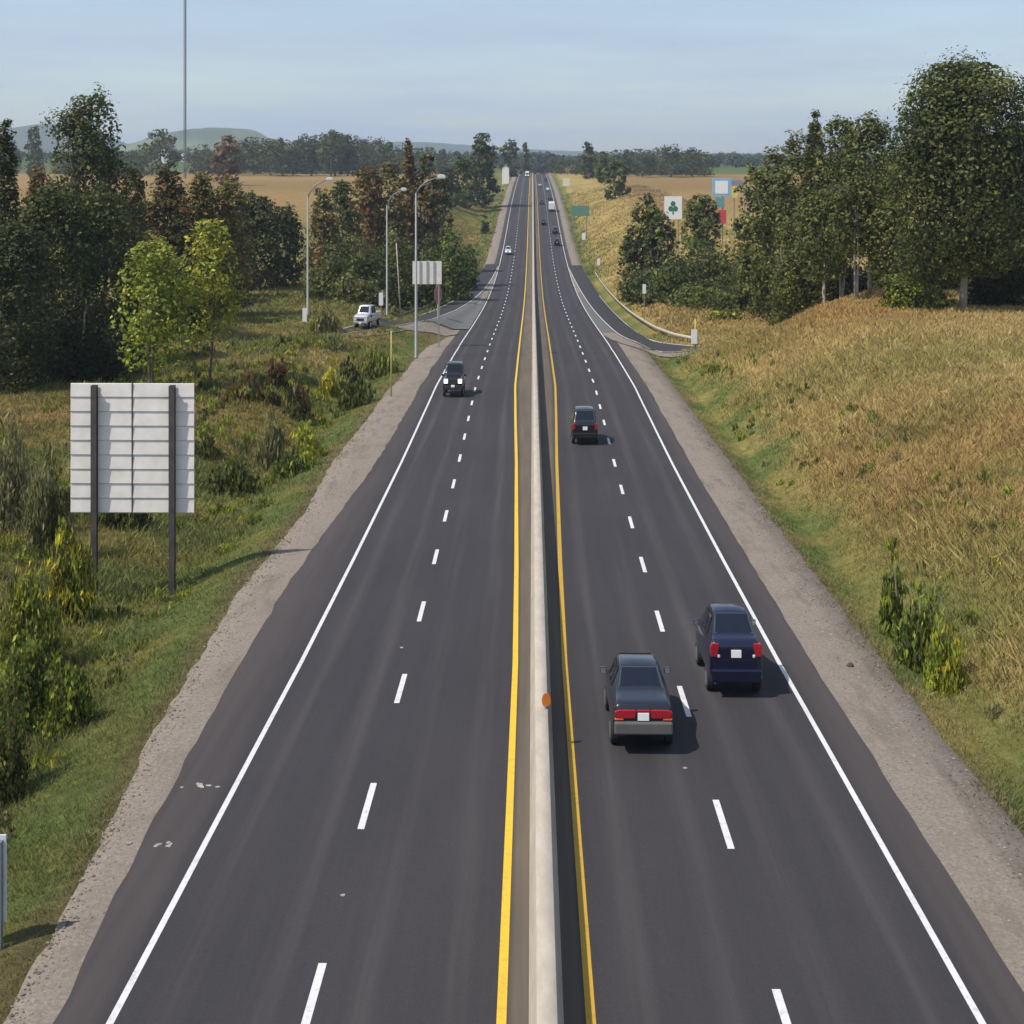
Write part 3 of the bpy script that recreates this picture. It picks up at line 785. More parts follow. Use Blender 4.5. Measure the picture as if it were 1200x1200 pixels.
def box_truck(label, side, lane, Y, toward, group=FARG):
    o = thing('box_truck', label, 'truck', (0, 0, 0), 0, group)
    L = 7.0
    MB().box((-1.15, -L/2, 1.0), (1.15, L/2-2.0, 3.7)).build('cargo_box', WHITEP, o, bevel=.04)
    MB().box((-1.1, -L/2+.02, .55), (1.1, L/2-.6, .98)).build('chassis', PLASTIC, o)
    c = MB().prism([(L/2-1.9, .8), (L/2, .8), (L/2, 1.7), (L/2-.5, 2.8), (L/2-1.9, 2.9)], 'x', -1.05, 1.05).build('cab', WHITECAR, o, bevel=.05)
    MB().poly([(-.9, L/2+.0, 1.8), (.9, L/2+.0, 1.8), (.9, L/2-.40, 2.68), (-.9, L/2-.40, 2.68)]).build('windshield', GLASS, o)
    o.children[-1].location = (0, .03, .02)
    for s_ in (1, -1):
        for y in (-L/2+1.4, L/2-1.1): wheel(o, s_*.98, y, .5, .28)
        MB().box((s_*.85-.15, L/2-.02, 1.0), (s_*.85+.15, L/2+.04, 1.25)).build('headlight', HEADON if toward else CLEARL, o)
        MB().box((s_*.95-.12, -L/2-.03, .7), (s_*.95+.12, -L/2+.01, .9)).build('tail_light', REDL, o)
    return place(o, side, lane, Y, L, toward)
box_truck('white box truck driving away behind a gap of dark cars', 1, 1, 536, False)
box_truck('white oncoming truck coming over the crest of the highway', -1, 0, 868, True)

# ------------------------------------------------------------------ signs, lamps, posts
def gz(x, y): return float(ground(np.array([x]), np.array([y]))[0])

# large sign seen from behind
Ys = 60.0
x0, t = unproj(83, Ys); x1, _ = unproj(227.5, Ys)
zt, zb = zpix(449, t), zpix(601, t)
xa, _ = unproj(112, Ys); xb, _ = unproj(203, Ys)
xm = (x0+x1)/2; W2 = (x1-x0)/2
zg = min(gz(xa, Ys), gz(xb, Ys))
sg = thing('road_sign', 'large road sign seen from behind with corrugated white panels on two dark posts', 'sign', (xm, Ys, zg))
nrow = 9; hh = (zt-zb)/nrow
for (a, b) in ((-W2, -.03), (.03, W2)):
    mb = MB()
    for i in range(nrow):
        z0 = zb - zg + i*hh
        mb.prism([(.0, z0), (-.035, z0+.045), (-.050, z0+.055), (-.012, z0+hh-.02), (.0, z0+hh-.01), (.0, z0+hh-.0), (.035, z0+hh), (.035, z0)], 'x', a, b)
    mb.build('panel', PANEL, sg)
MB().box((-.028, -.055, zb-zg-.0), (.028, .03, zt-zg)).build('joint_strip', DARKSTEEL, sg)
for xx in (xa, xb):
    lo = gz(xx, Ys)
    mb = MB(); h0, h1 = lo-zg-.5, zt-zg-.06; xc = xx-xm
    mb.box((xc-.13, -.30, h0), (xc+.13, -.265, h1)); mb.box((xc-.13, -.095, h0), (xc+.13, -.06, h1)); mb.box((xc-.014, -.2645, h0), (xc+.014, -.0955, h1))
    mb.build('post', DARKSTEEL, sg)

# the sliver of a sign at the edge of the frame
Ys = 28.2
x1, t = unproj(7.5, Ys); zt, zb = zpix(978, t), zpix(1080, t)
xp = x1-.28; zg = gz(xp, Ys)
sg = thing('edge_sign', 'bluish white back of a small sign cut by the frame edge beside the gravel', 'sign', (xp, Ys, zg))
MB().box((-.9, -.02, zb-zg), (.28, .02, zt-zg)).build('panel', simple('blue_white_panel', (.62, .66, .74), .5, .1), sg, bevel=.01)
MB().box((.10, -.14, -.3), (.22, -.022, zt-zg-.1)).build('post', GALV, sg)

# small sign back by the ramp
def sign_back(name, label, px0, px1, py0, py1, Y, ribs, postcols, mat=PANEL):
    x0, t = unproj(px0, Y); x1, _ = unproj(px1, Y); zt, zb = zpix(py0, t), zpix(py1, t)
    xm = (x0+x1)/2; zg = gz(xm, Y)
    o = thing(name, label, 'sign', (xm, Y, zg))
    MB().box((x0-xm, 0, zb-zg), (x1-xm, .04, zt-zg)).build('panel', mat, o)
    for r in ribs:
        x = x0-xm+(x1-x0)*r
        MB().box((x-.10, -.10, zb-zg), (x+.10, -.003, zt-zg)).build('rib', simple('grey_rib', (.38, .38, .37), .6), o)
    for r in postcols:
        x = x0-xm+(x1-x0)*r
        MB().box((x-.09, .042, -.5), (x+.09, .2, zt-zg-.1)).build('post', simple('sign_post_steel', (.3, .3, .29), .6, .3), o)
    return o
sign_back('ramp_sign', 'white ribbed sign back standing just behind the tall lamp post', 483.5, 517.5, 306, 333, 163, (.26, .5, .74), (.14, .9))

# red sign on a pale post at the ramp mouth
Y = 205.0; x, t = unproj(513.5, Y); zg = gz(x, Y)
sg = thing('red_sign', 'narrow faded red octagonal sign on a pale post at the ramp mouth', 'sign', (x, Y, zg), R(64))
zc = zpix(345, t) - zg; r = 1.55
MB().prism([(r*.82*math.cos(R(22.5+45*i)), zc+r*math.sin(R(22.5+45*i))) for i in range(8)], 'y', -.03, 0).build('plate', simple('faded_red', (.40, .15, .15), .5, 0, .2, 2), sg)
MB().box((-.09, .002, -.4), (.09, .13, zc+.7)).build('post', simple('pale_timber', (.42, .36, .32), .8), sg)

def marker(name, label, px, ytop, ybot, wpx, Y, col=WHITEP, group=None, pw=.06):
    x, t = unproj(px, Y); zg = gz(x, Y)
    zt, zb = zpix(ytop, t)-zg, zpix(ybot, t)-zg
    w = wpx*t/F
    o = thing(name, label, 'sign', (x, Y, zg), 0, group)
    MB().box((-w/2, -.03, zb), (w/2, 0, zt)).build('plate', col, o, bevel=.005)
    MB().box((-pw, .002, -.4), (pw, .08, zt-.08)).build('post', POSTW, o)
    return o
marker('marker_sign', 'tall white marker plate on a post next to the silver pickup', 446.5, 343, 358, 5, 180)
marker('marker_sign', 'white marker plate on the verge below the green highway sign', 684, 273, 281, 4, 372)
marker('marker_sign', 'white marker plate on the grass where the far ramp begins', 701.5, 303, 311, 3.5, 318)
marker('marker_sign', 'slim white marker plate in front of the roadside thicket', 755, 333, 344, 4, 212)
marker('marker_sign', 'thick white marker plate at the end of the pale guard rail', 813.5, 386, 403, 7, 154)
marker('marker_sign', 'pale yellow marker sign high up the climb beside the highway', 663.5, 209, 218, 8, 640, simple('cream_sign', (.7, .66, .5), .6))
marker('marker_sign', 'white box on a short stake by the arm lamp in the meadow', 357, 361, 377, 5, 172)

def pole(name, label, px, ytop, Y, r, mat, lean=0., cat='pole'):
    x, t = unproj(px, Y); zg = gz(x, Y); h = zpix(ytop, t)-zg
    o = MB().tube([(0, 0, -.4), (lean*.5, 0, h*.5), (lean, 0, h)], [r, r*.85, r*.7], 8).build(name, mat, None, True, loc=(x, Y, zg))
    return tag(o, label, cat)
pole('stake', 'thin pale yellow stake in the grass beneath the tall lamp', 458.5, 388, 118, .07, simple('yellow_stake', (.5, .42, .18), .7), 0, 'stake')
pole('leaning_pole', 'thin pale leaning pole between two lamp posts', 470, 285, 196, .11, simple('pale_pole', (.42, .38, .30), .8), -.7)
pole('delineator', 'yellow green delineator post rising by the end of the guard rail', 815, 374, 156, .13, simple('lime_post', (.42, .40, .10), .7), 0, 'post')

def lamp(label, px, ytop_pole, Y, hx, hy):
    x, t = unproj(px, Y); zg = gz(x, Y); h = zpix(ytop_pole, t)-zg
    ax = (hx-px)*t/F; az = (ytop_pole-hy)*t/F
    o = thing('street_lamp', label, 'street lamp', (x, Y, zg))
    MB().tube([(0, 0, -.3), (0, 0, .35), (0, 0, .36), (0, 0, h)], [.22, .22, .16, .10], 10).build('pole', GALV, o, True)
    MB().tube([(0, 0, h-.25), (ax*.12, 0, h+az*.28), (ax*.4, 0, h+az*.68), (ax*.92, 0, h+az)], [.09, .085, .08, .07], 8).build('arm', GALV, o, True)
    hd = MB().prism([(ax*.86, h+az-.16), (ax*.88, h+az+.20), (ax*1.0, h+az+.28), (ax*1.16, h+az+.16), (ax*1.18, h+az-.16)], 'y', -.26, .26).build('lamp_head', simple('lamp_head_grey', (.66, .66, .64), .5), o, bevel=.04)
    MB().box((ax*.93, -.18, h+az-.26), (ax*1.14, .18, h+az-.162)).build('lens', CLEARL, hd)
    return o
lamp('arm street lamp standing alone in the dry meadow', 360.5, 230, 181, 386, 210)
lamp('shortest looking arm street lamp behind the marker plate and the pickup', 453.5, 240, 192, 473, 222)
lamp('tall arm street lamp closest to the oncoming lanes', 487.5, 226, 150, 517, 207)

# green sign and roadside advertising
Y = 432.0
x0, t = unproj(669.5, Y); x1, _ = unproj(690.5, Y); zg = gz((x0+x1)/2, Y)
sg = thing('highway_sign', 'green highway sign on two posts at the foot of the far bank', 'sign', ((x0+x1)/2, Y, zg))
w = (x1-x0)/2
MB().box((-w, -.05, zpix(253, t)-zg), (w, 0, zpix(241, t)-zg)).build('panel', simple('sign_green', (.10, .235, .18), .5, 0, .08), sg)
for xx in (-w*.7, w*.7): MB().box((xx-.12, .002, -.4), (xx+.12, .2, zpix(242, t)-zg)).build('post', GALV, sg)

Y = 300.0
x0, t = unproj(778.5, Y); x1, _ = unproj(799, Y); zt, zb = zpix(230, t), zpix(257, t)
xm = (x0+x1)/2; zg = gz(xm, Y); w = (x1-x0)/2
sg = thing('billboard', 'white square billboard with a dark green leaf emblem above the thicket', 'billboard', (xm, Y, zg))
bp = MB().box((-w, -.06, zb-zg), (w, .06, zt-zg)).build('panel', WHITEP, sg)
zc = (zt+zb)/2-zg
em = MB(); GRN = simple('emblem_green', (.03, .16, .09), .6)
for k in range(3):
    a = R(90+120*k); cx, cz = .62*math.cos(a), .62*math.sin(a)*1.2
    em.prism([(cx+.55*math.cos(R(i*30)), zc+.15+cz+.62*math.sin(R(i*30))) for i in range(12)], 'y', -.075-.004*k, -.062)
em.prism([(-.16, zc-1.5), (.16, zc-1.5), (.12, zc), (-.12, zc)], 'y', -.09, -.062)
em.build('emblem', GRN, bp)
for xx in (-w*.6, w*.6): MB().box((xx-.12, .062, -.5), (xx+.12, .3, zt-zg-.3)).build('post', POSTW, sg)

Y = 330.0
xm, t = unproj(848, Y); zg = gz(xm, Y); sc_ = t/F
sg = thing('pylon_sign', 'tall roadside pylon with blue and white panel above teal and red boards', 'sign', (xm, Y, zg))
def pan(nm, px0, px1, py0, py1, mat, d=.25, dy=0.):
    return MB().box(((px0-848)*sc_, -d+dy, zpix(py1, t)-zg), ((px1-848)*sc_, d+dy, zpix(py0, t)-zg)).build(nm, mat, sg, bevel=.03)
pan('blue_panel', 835, 857, 209, 230, simple('sign_blue', (.22, .42, .62), .4))
pan('white_panel', 838, 853, 212, 227, simple('sign_white', (.78, .80, .82), .4), .3)
pan('teal_panel', 838.5, 849, 231, 243, simple('sign_teal', (.12, .30, .33), .4))
pan('red_panel', 841.5, 851, 246, 262, simple('sign_red', (.50, .06, .07), .4))
MB().box((-.35, .27, -.5), (-.05, .47, zpix(210, t)-zg)).build('post', GALV, sg)
Y = 335.0
xm, t = unproj(860.5, Y); zg = gz(xm, Y)
sg = thing('oval_sign', 'round yellow sign with violet top board beside the blue pylon', 'sign', (xm, Y, zg))
zc = zpix(225, t)-zg
MB().prism([(.98*math.cos(R(i*20)), zc+1.55*math.sin(R(i*20))) for i in range(18)], 'y', -.2, .2).build('plate', simple('sign_yellow', (.72, .55, .16), .5), sg)
MB().box((-1.0, -.15, zc+1.75), (2.0, .15, zc+2.9)).build('top_board', simple('sign_violet', (.22, .22, .38), .5), sg)
MB().tube([(0, .32, -.5), (0, .32, zc+2.5)], .12, 8).build('post', GALV, sg)
Y = 338.0
xm, t = unproj(873, Y); zg = gz(xm, Y)
sg = thing('tan_sign', 'faint tan signboard next to the round yellow sign', 'sign', (xm, Y, zg))
zc = zpix(224, t)-zg
MB().box((-1.5, -.1, zc-1.7), (1.5, .1, zc+1.9)).build('panel', simple('sign_tan', (.46, .36, .24), .6), sg)
MB().tube([(0, .22, -.5), (0, .22, zc+1)], .12, 8).build('post', GALV, sg)

# lattice radio mast
Y = 820.0
x, t = unproj(217, Y); zg = gz(x, Y)
sg = thing('radio_mast', 'tall thin grey lattice radio mast rising into the sky', 'mast', (x, Y, zg))
mb = MB(); H = 150; w = .75
legs = [(w*math.cos(R(a)), w*math.sin(R(a))) for a in (90, 210, 330)]
for lx, ly in legs: mb.tube([(lx, ly, 0), (lx, ly, H)], .20, 6)
mb.build('leg_frame', simple('mast_steel', (.13, .14, .155), .6, .2), sg)
mb = MB()
for i in range(100):
    for k in range(3):
        a, b = legs[k], legs[(k+1) % 3]
        mb.tube([(a[0], a[1], i*1.5), (b[0], b[1], i*1.5+1.5)], .10, 4, False)
mb.build('lattice_bracing', simple('mast_bracing', (.13, .14, .155), .6, .2), sg)

# pale buildings in the distance
def house(label, px, ybase, ytop, wpx, Y, wall, roofm, cat='house'):
    x, t = unproj(px, Y); zb = gz(x, Y); zt = zpix(ytop, t); w = wpx*t/F/2; h = zt-zb; d = w*1.4
    o = thing('house', label, cat, (x, Y, zb))
    MB().prism([(-w, -1), (w, -1), (w, h*.85), (0, h*.97), (-w, h*.85)], 'y', -d, d).build('wall', wall, o)
    rf = MB().prism([(-w*1.1, h*.83), (0, h*.985), (w*1.1, h*.83), (w*1.1, h*.87), (0, h*1.03), (-w*1.1, h*.87)], 'y', -d*1.05, d*1.05).build('roof', roofm, o)
    return o
HW = simple('white_siding', (.80, .78, .76), .7); RF = simple('grey_roof', (.3, .3, .3), .8)
house('bright white house in the distance below the pale hill', 192.5, 190, 176, 8, 1250, HW, HW)
house('tiny white shed at the foot of the radio mast', 215, 188, 180, 4, 1400, HW, HW, 'shed')
house('pale roadside house below the dark tree by the climbing highway', 592.5, 204, 194, 8, 760, HW, RF)

# ------------------------------------------------------------------ trees and shrubs
def env(kind, u):
    if kind == 'round': return np.clip(1-np.abs(2*u-.9)**2.7/1.30, .06, 1)**.55
    if kind == 'oval': return np.clip(1-np.abs(2*u-.85)**2.4/1.42, .06, 1)**.55
    if kind == 'cone': return np.clip(1.05-u, 0, 1)**.62*np.clip(u*9+.55, 0, 1)
    if kind == 'column': return np.clip(1.06-u, 0, 1)**.38*np.clip(u*5+.6, 0, 1)
    if kind == 'vase': return (np.clip(u*1.3+.25, 0, 1))*np.clip((1.03-u)*2.6, 0, 1)**.6
    return np.clip(1.02-u, 0, 1)**.5*np.clip(u*3+.8, 0, 1)      # bush

LG = 1.6
def crown_mesh(seed, kind, Rw, z0, z1, n, leaf, cols, gap=.0, upright=0., depth=1.0):
    g = np.random.default_rng(seed)
    H = z1-z0
    # clumps on and inside an uneven envelope
    nc = int(np.clip(n/34, 24, 420))
    u = g.random(nc)**.95
    th = g.random(nc)*2*np.pi
    p1, p2 = g.random(2)*6
    lob = 1 + .16*np.sin(th*2+p1+u*3) + .15*np.sin(th*3+p2+u*7) + .30*(g.random(nc)-.5)
    rr = np.sqrt(g.random(nc)*.8+.2)
    e = env(kind, u)
    rc = (.15+.15*g.random(nc))*min(Rw, H*.5)*(.5+.6*e)
    rad = np.maximum(e*Rw*lob*rr-rc*.55, 0)
    C = np.stack([rad*np.cos(th), depth*rad*np.sin(th), z0+rc*.3+u*(H-rc*.9)], 1)
    if kind == 'bush':
        nd = 6
        da = g.random(nd)*2*np.pi; do = np.sqrt(g.random(nd))*.55*Rw; do[0] *= .3
        DR = Rw*g.uniform(.42, .72, nd); DH = H*g.uniform(.5, .85, nd); DH[0] = H; DR[0] = Rw*.62
        def domes(k, inner):
            i = g.integers(0, nd, k); dd = g.normal(size=(k, 3)); dd[:, 2] = np.abs(dd[:, 2]); dd /= np.linalg.norm(dd, axis=1)[:, None]
            s_ = g.random(k)**.45*inner
            return np.stack([do[i]*np.cos(da[i])+dd[:, 0]*DR[i]*s_, do[i]*np.sin(da[i])+dd[:, 1]*DR[i]*s_, z0+dd[:, 2]*DH[i]*s_], 1)
        rc = (.10+.10*g.random(nc))*min(Rw, H*.6)*1.5
        C = domes(nc, .9)
    if kind in ('round', 'oval'):
        Rw = Rw*1.2
        nl = 20 if kind == 'round' else 15
        lu = np.concatenate([[.86, .78, .70], g.uniform(.06, .82, nl-3)]); lt = g.random(nl)*2*np.pi
        le = env(kind, lu); lr = g.uniform(.34, .52, nl)*min(Rw, H*.42)*(.45+.65*le)
        ld = np.maximum(le*Rw*g.uniform(.85, 1.12, nl)-lr, 0)*np.sqrt(g.uniform(.25, 1, nl)); ld[:1] *= .4
        li = g.integers(0, nl, nc)
        dd = g.normal(size=(nc, 3)); dd /= np.linalg.norm(dd, axis=1)[:, None]
        q_ = (g.random(nc)**.4*.82)[:, None]*dd*lr[li][:, None]
        C = np.stack([ld[li]*np.cos(lt[li])+q_[:, 0], ld[li]*np.sin(lt[li])+q_[:, 1], z0+np.where(li == 0, H-lr[li]*.85, np.minimum(lu[li]*H, H-lr[li]*.9))+q_[:, 2]], 1)
        rc = lr[li]*g.uniform(.22, .42, nc)
    # leaves per clump by surface
    wgt = rc**1.7; wgt /= wgt.sum()
    which = g.choice(nc, n, p=wgt)
    d = g.normal(size=(n, 3)); d /= np.linalg.norm(d, axis=1)[:, None]
    r = g.random(n)**.5*(1.05+.22*np.maximum(g.normal(size=n), 0))
    P = C[which] + d*(r*rc[which])[:, None]*np.array([1, 1, .9+.5*upright])
    nk = int(n*(.28 if kind in ('round', 'oval') else .3))           # leaves filling the inside of the crown
    uk = g.random(nk)*.96; tk = g.random(nk)*2*np.pi; rk = np.sqrt(g.random(nk))*env(kind, uk)*Rw*(.70 if kind in ('round', 'oval') else .84)
    P[:nk] = np.stack([rk*np.cos(tk), depth*rk*np.sin(tk), z0+uk*H*.97], 1)
    if kind == 'bush': P[:nk] = domes(nk, .82)
    P[:, 2] = np.maximum(P[:, 2], z0*.6+.05)
    nrm = g.normal(size=(n, 3))*.6 + d*.55 + 1.1*np.stack([P[:, 0]/(Rw+.01), P[:, 1]/(Rw+.01), (P[:, 2]-z0-H*.35)/(H*.5)], 1)
    nrm /= np.linalg.norm(nrm, axis=1)[:, None]
    t1 = np.cross(nrm, g.normal(size=(n, 3)) + np.array([0, 0, 3.*upright])); 
    if upright:
        up = np.array([0, 0, 1.]) + g.normal(size=(n, 3))*.25
        t1 = up/np.linalg.norm(up, axis=1)[:, None]
        t2 = np.cross(t1, nrm); t2 /= np.linalg.norm(t2, axis=1)[:, None]+1e-6
    else:
        t1 /= np.linalg.norm(t1, axis=1)[:, None]+1e-6
        t2 = np.cross(nrm, t1)
    s = leaf*(.55+.9*g.random(n)); s[:nk] *= 1.35
    a = (s*(.75+.9*upright))[:, None]*t1; b = (s*(.5-.2*upright))[:, None]*t2
    V = np.stack([P-a, P+b*(.8+.4*g.random(n))[:, None]-a*.1, P+a, P-b*(.8+.4*g.random(n))[:, None]+a*.15], 1).reshape(-1, 3)
    Q = np.arange(4*n).reshape(n, 4)
    cols = np.array(cols)
    pick = np.clip(g.random(nc)*len(cols), 0, len(cols)-1).astype(int)
    cc = cols[pick]*(0.66+.68*g.random(nc))[:, None]
    lc = cc[which]*(.8+.4*g.random(n))[:, None]*(1+.07*g.normal(size=(n, 3))*np.array([1, .5, .6]))
    lc = np.clip(lc*LG*np.array([1.12, 1.0, .72]), .004, .6)
    me = mesh_np('crown', V, Q, False, {'tint': np.repeat(lc, 4, 0)})
    return me, C

def trunk_build(parent, seed, H, z0, r, C, mat, multi=1, name='trunk'):
    g = np.random.default_rng(seed+99)
    mb = MB()
    for k in range(multi):
        b0 = np.array([g.normal()*.25*(multi > 1)*3*r, g.normal()*.25*(multi > 1)*3*r, -.4])
        top = np.array([g.normal()*H*.03 + b0[0]*2, g.normal()*H*.03, z0+(H-z0)*.62])
        mid = (b0+top)/2 + g.normal(size=3)*np.array([r, r, 0])
        mb.tube([b0, b0*.7+mid*.3, mid, top], [r*1.25, r, r*.75, r*.3], 7)
        L = C[g.permutation(len(C))[:5]]
        for c in L:
            s = g.uniform(.35, .8); p = mid*(1-s)+top*s
            if c[2] < p[2]-.5: continue
            q = (p+c)/2+np.array([0, 0, .2*r])
            mb.tube([p, q, c], [r*.42, r*.28, r*.1], 5)
    return mb.build(name, mat, parent, True)

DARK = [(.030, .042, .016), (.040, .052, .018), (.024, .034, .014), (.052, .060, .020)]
MID = [(.055, .078, .024), (.042, .060, .020), (.075, .090, .028), (.035, .050, .018)]
OLV = [(.082, .096, .032), (.066, .082, .027), (.100, .110, .036), (.052, .060, .024)]
YEL = [(.25, .25, .035), (.19, .21, .035), (.30, .27, .04), (.12, .15, .03)]
YGR = [(.13, .17, .032), (.17, .21, .036), (.085, .12, .026)]
BRN = [(.11, .070, .030), (.085, .060, .026), (.13, .08, .03), (.06, .055, .022)]
RED = [(.10, .052, .028), (.085, .048, .028), (.07, .05, .025)]
GRY = [(.13, .135, .085), (.10, .11, .065), (.16, .155, .10), (.08, .09, .05)]
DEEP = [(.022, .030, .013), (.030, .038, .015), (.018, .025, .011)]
FARC = [(.050, .066, .030), (.040, .055, .026), (.062, .074, .032), (.035, .047, .024)]

_seed = [100]
def tree(name, label, cat, px, ytop, wpx, Y, kind, cols, cb=.2, n=None, lp=2.45, bark=BARK, group=None, multi=1, tr=None, ybase=None, upright=0., dens=3.0, dy=0.):
    _seed[0] += 1
    seed = _seed[0]
    x, t = unproj(px, Y)
    zg = gz(x, Y)
    H = max(zpix(ytop, t)-zg, .5)
    Rw = wpx*t/F*1.18
    leaf = lp*t/F
    A = math.pi*wpx*(H*(1-cb)*F/t)/2
    if n is None: n = int(np.clip(dens*A/(lp*lp*.55), 120, 36000))
    o = thing(name, label, cat, (x, Y, zg), rnd.random()*.6, group)
    me, C = crown_mesh(seed, kind, Rw, H*cb, H, n, leaf, cols, upright=upright)
    link('foliage' if cat in ('bush', 'weeds', 'shrub') else 'crown', me, LEAF, o)
    r = tr or max(.05, H*.016)
    trunk_build(o, seed, H, H*cb, r, C, bark, multi, 'stem' if cat in ('bush', 'weeds', 'shrub') else 'trunk')
    return o

T = tree
# --- beyond the large sign, oncoming side
T('cedar_tree', 'dark pointed cedar cut by the frame edge', 'tree', 6, 138, 22, 126, 'column', DEEP+DARK, .03)
T('tree', 'tall round topped green tree above the dark grove', 'tree', 104, 97, 44, 150, 'round', MID+DARK, .30)
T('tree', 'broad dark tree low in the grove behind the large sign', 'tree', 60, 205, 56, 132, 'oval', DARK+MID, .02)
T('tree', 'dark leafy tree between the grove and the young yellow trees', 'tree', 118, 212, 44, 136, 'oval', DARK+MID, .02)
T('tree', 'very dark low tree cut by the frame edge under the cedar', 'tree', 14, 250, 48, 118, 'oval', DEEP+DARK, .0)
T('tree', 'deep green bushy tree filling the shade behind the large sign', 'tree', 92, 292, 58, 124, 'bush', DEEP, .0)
T('shrub_tree', 'rusty brown rounded tree beside the cedar with the field behind', 'tree', 45, 193, 22, 185, 'column', BRN, .05)
T('shrub_tree', 'brownish tree tucked beside the tall round topped tree', 'tree', 155, 190, 25, 180, 'column', BRN+DARK, .05)
T('shrub_tree', 'dark brown forked tree above the young yellow trees', 'tree', 197, 188, 30, 170, 'oval', BRN[:2]+DEEP, .05)
T('shrub_tree', 'dull olive brown tree before the distant brown field', 'tree', 236, 198, 26, 178, 'column', BRN+OLV, .05)
T('shrub_tree', 'grey brown tree at the corner of the brown field', 'tree', 268, 205, 30, 182, 'oval', OLV+BRN, .05)
T('young_tree', 'young yellow green tree with thin stems above the large sign', 'tree', 178, 272, 46, 116, 'oval', YGR+YGR[:2], .16, lp=2.7, dens=1.9, multi=3, tr=.10)
T('young_tree', 'young bright yellow tree at the edge of the meadow', 'tree', 246, 246, 37, 122, 'oval', YEL+YGR, .22, lp=2.7, dens=1.9, multi=2, tr=.10)
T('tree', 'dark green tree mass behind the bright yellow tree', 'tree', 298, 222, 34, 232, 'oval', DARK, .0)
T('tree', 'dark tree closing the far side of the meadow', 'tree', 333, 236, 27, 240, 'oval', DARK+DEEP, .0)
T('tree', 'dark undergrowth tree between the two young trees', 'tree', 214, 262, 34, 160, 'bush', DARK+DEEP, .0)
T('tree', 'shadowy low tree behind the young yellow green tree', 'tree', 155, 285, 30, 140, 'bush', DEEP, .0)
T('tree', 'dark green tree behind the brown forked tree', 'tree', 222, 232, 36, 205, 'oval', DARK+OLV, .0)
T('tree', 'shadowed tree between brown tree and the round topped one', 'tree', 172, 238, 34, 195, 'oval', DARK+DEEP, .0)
T('tree', 'dark tree between grey brown tree and the meadow mass', 'tree', 262, 240, 30, 215, 'oval', DARK+OLV, .0)
# --- thicket behind the lamp posts
TH = [(378, 218, 20, 262, 'column', OLV+BRN, 'narrow olive tree at the start of the lamp post thicket'), (402, 205, 21, 272, 'oval', OLV+MID, 'olive green tree behind the lone lamp in the meadow'),
 (430, 190, 24, 290, 'column', BRN, 'orange brown tree crowning the lamp post thicket'), (457, 182, 22, 292, 'oval', BRN+OLV, 'brown topped tree just behind the middle lamp post'),
 (479, 160, 15, 300, 'cone', BRN, 'tallest pointed brown tree of the thicket'), (500, 180, 18, 300, 'oval', BRN+DARK, 'brown and green tree behind the tall lamp head'),
 (392, 262, 28, 212, 'bush', MID+OLV, 'green shrubby tree low beside the lone lamp'), (425, 252, 32, 222, 'bush', MID, 'rounded green tree above the silver pickup'),
 (462, 245, 33, 236, 'bush', MID+OLV, 'wide green tree between the lamp posts'), (408, 305, 26, 207, 'bush', OLV+GRY, 'greyish green bushy tree touching the pickup'),
 (498, 248, 30, 248, 'bush', MID, 'green tree right behind the ribbed sign back'), (524, 240, 28, 264, 'bush', MID+YGR[2:], 'brighter green tree above the ramp bend'),
 (543, 255, 20, 292, 'bush', MID, 'small green tree where the ramp leaves the highway'), (438, 320, 22, 208, 'bush', MID+GRY, 'low grey green bush tree behind the marker plate'),
 (372, 272, 16, 216, 'bush', OLV+BRN, 'low brownish bush tree left of the thicket'), (516, 205, 16, 340, 'oval', DARK, 'dark tree at the back of the thicket toward the road')]
for px, yt, w, Y, kd, cl, lb in TH:
    T('thicket_tree', lb.replace('left of', 'at the meadow end of'), 'tree', px, yt, w, Y, kd, cl, .0)
# --- dark trees by the climbing road
T('dark_tree', 'tall dark tree standing over the climbing road', 'tree', 566, 150, 17, 560, 'round', DARK, .03, lp=2.6)
T('dark_tree', 'dark tree joined to the flank of the tallest roadside tree', 'tree', 545, 180, 18, 540, 'oval', DARK+MID, .0, lp=2.6)
T('dark_tree', 'small dark tree between thicket and climbing road', 'tree', 527, 194, 14, 520, 'oval', DARK, .0, lp=2.6)
T('dark_tree', 'dark tree at the crest beside the pale roadside house', 'tree', 598, 161, 11, 880, 'oval', DARK+FARC, .0, lp=2.5)
T('dark_tree', 'slim dark tree at the very top of the highway', 'tree', 616, 167, 5, 960, 'column', FARC, .0, lp=2.5)
T('shrub_tree', 'reddish brown round tree alone at the field edge near the mast', 'tree', 265, 156, 18, 640, 'round', RED, .04, lp=3.2)
T('dark_bush', 'dark bush halfway up the bank by the oncoming lanes', 'bush', 568, 240, 5, 460, 'bush', DARK, .0, lp=2.6)
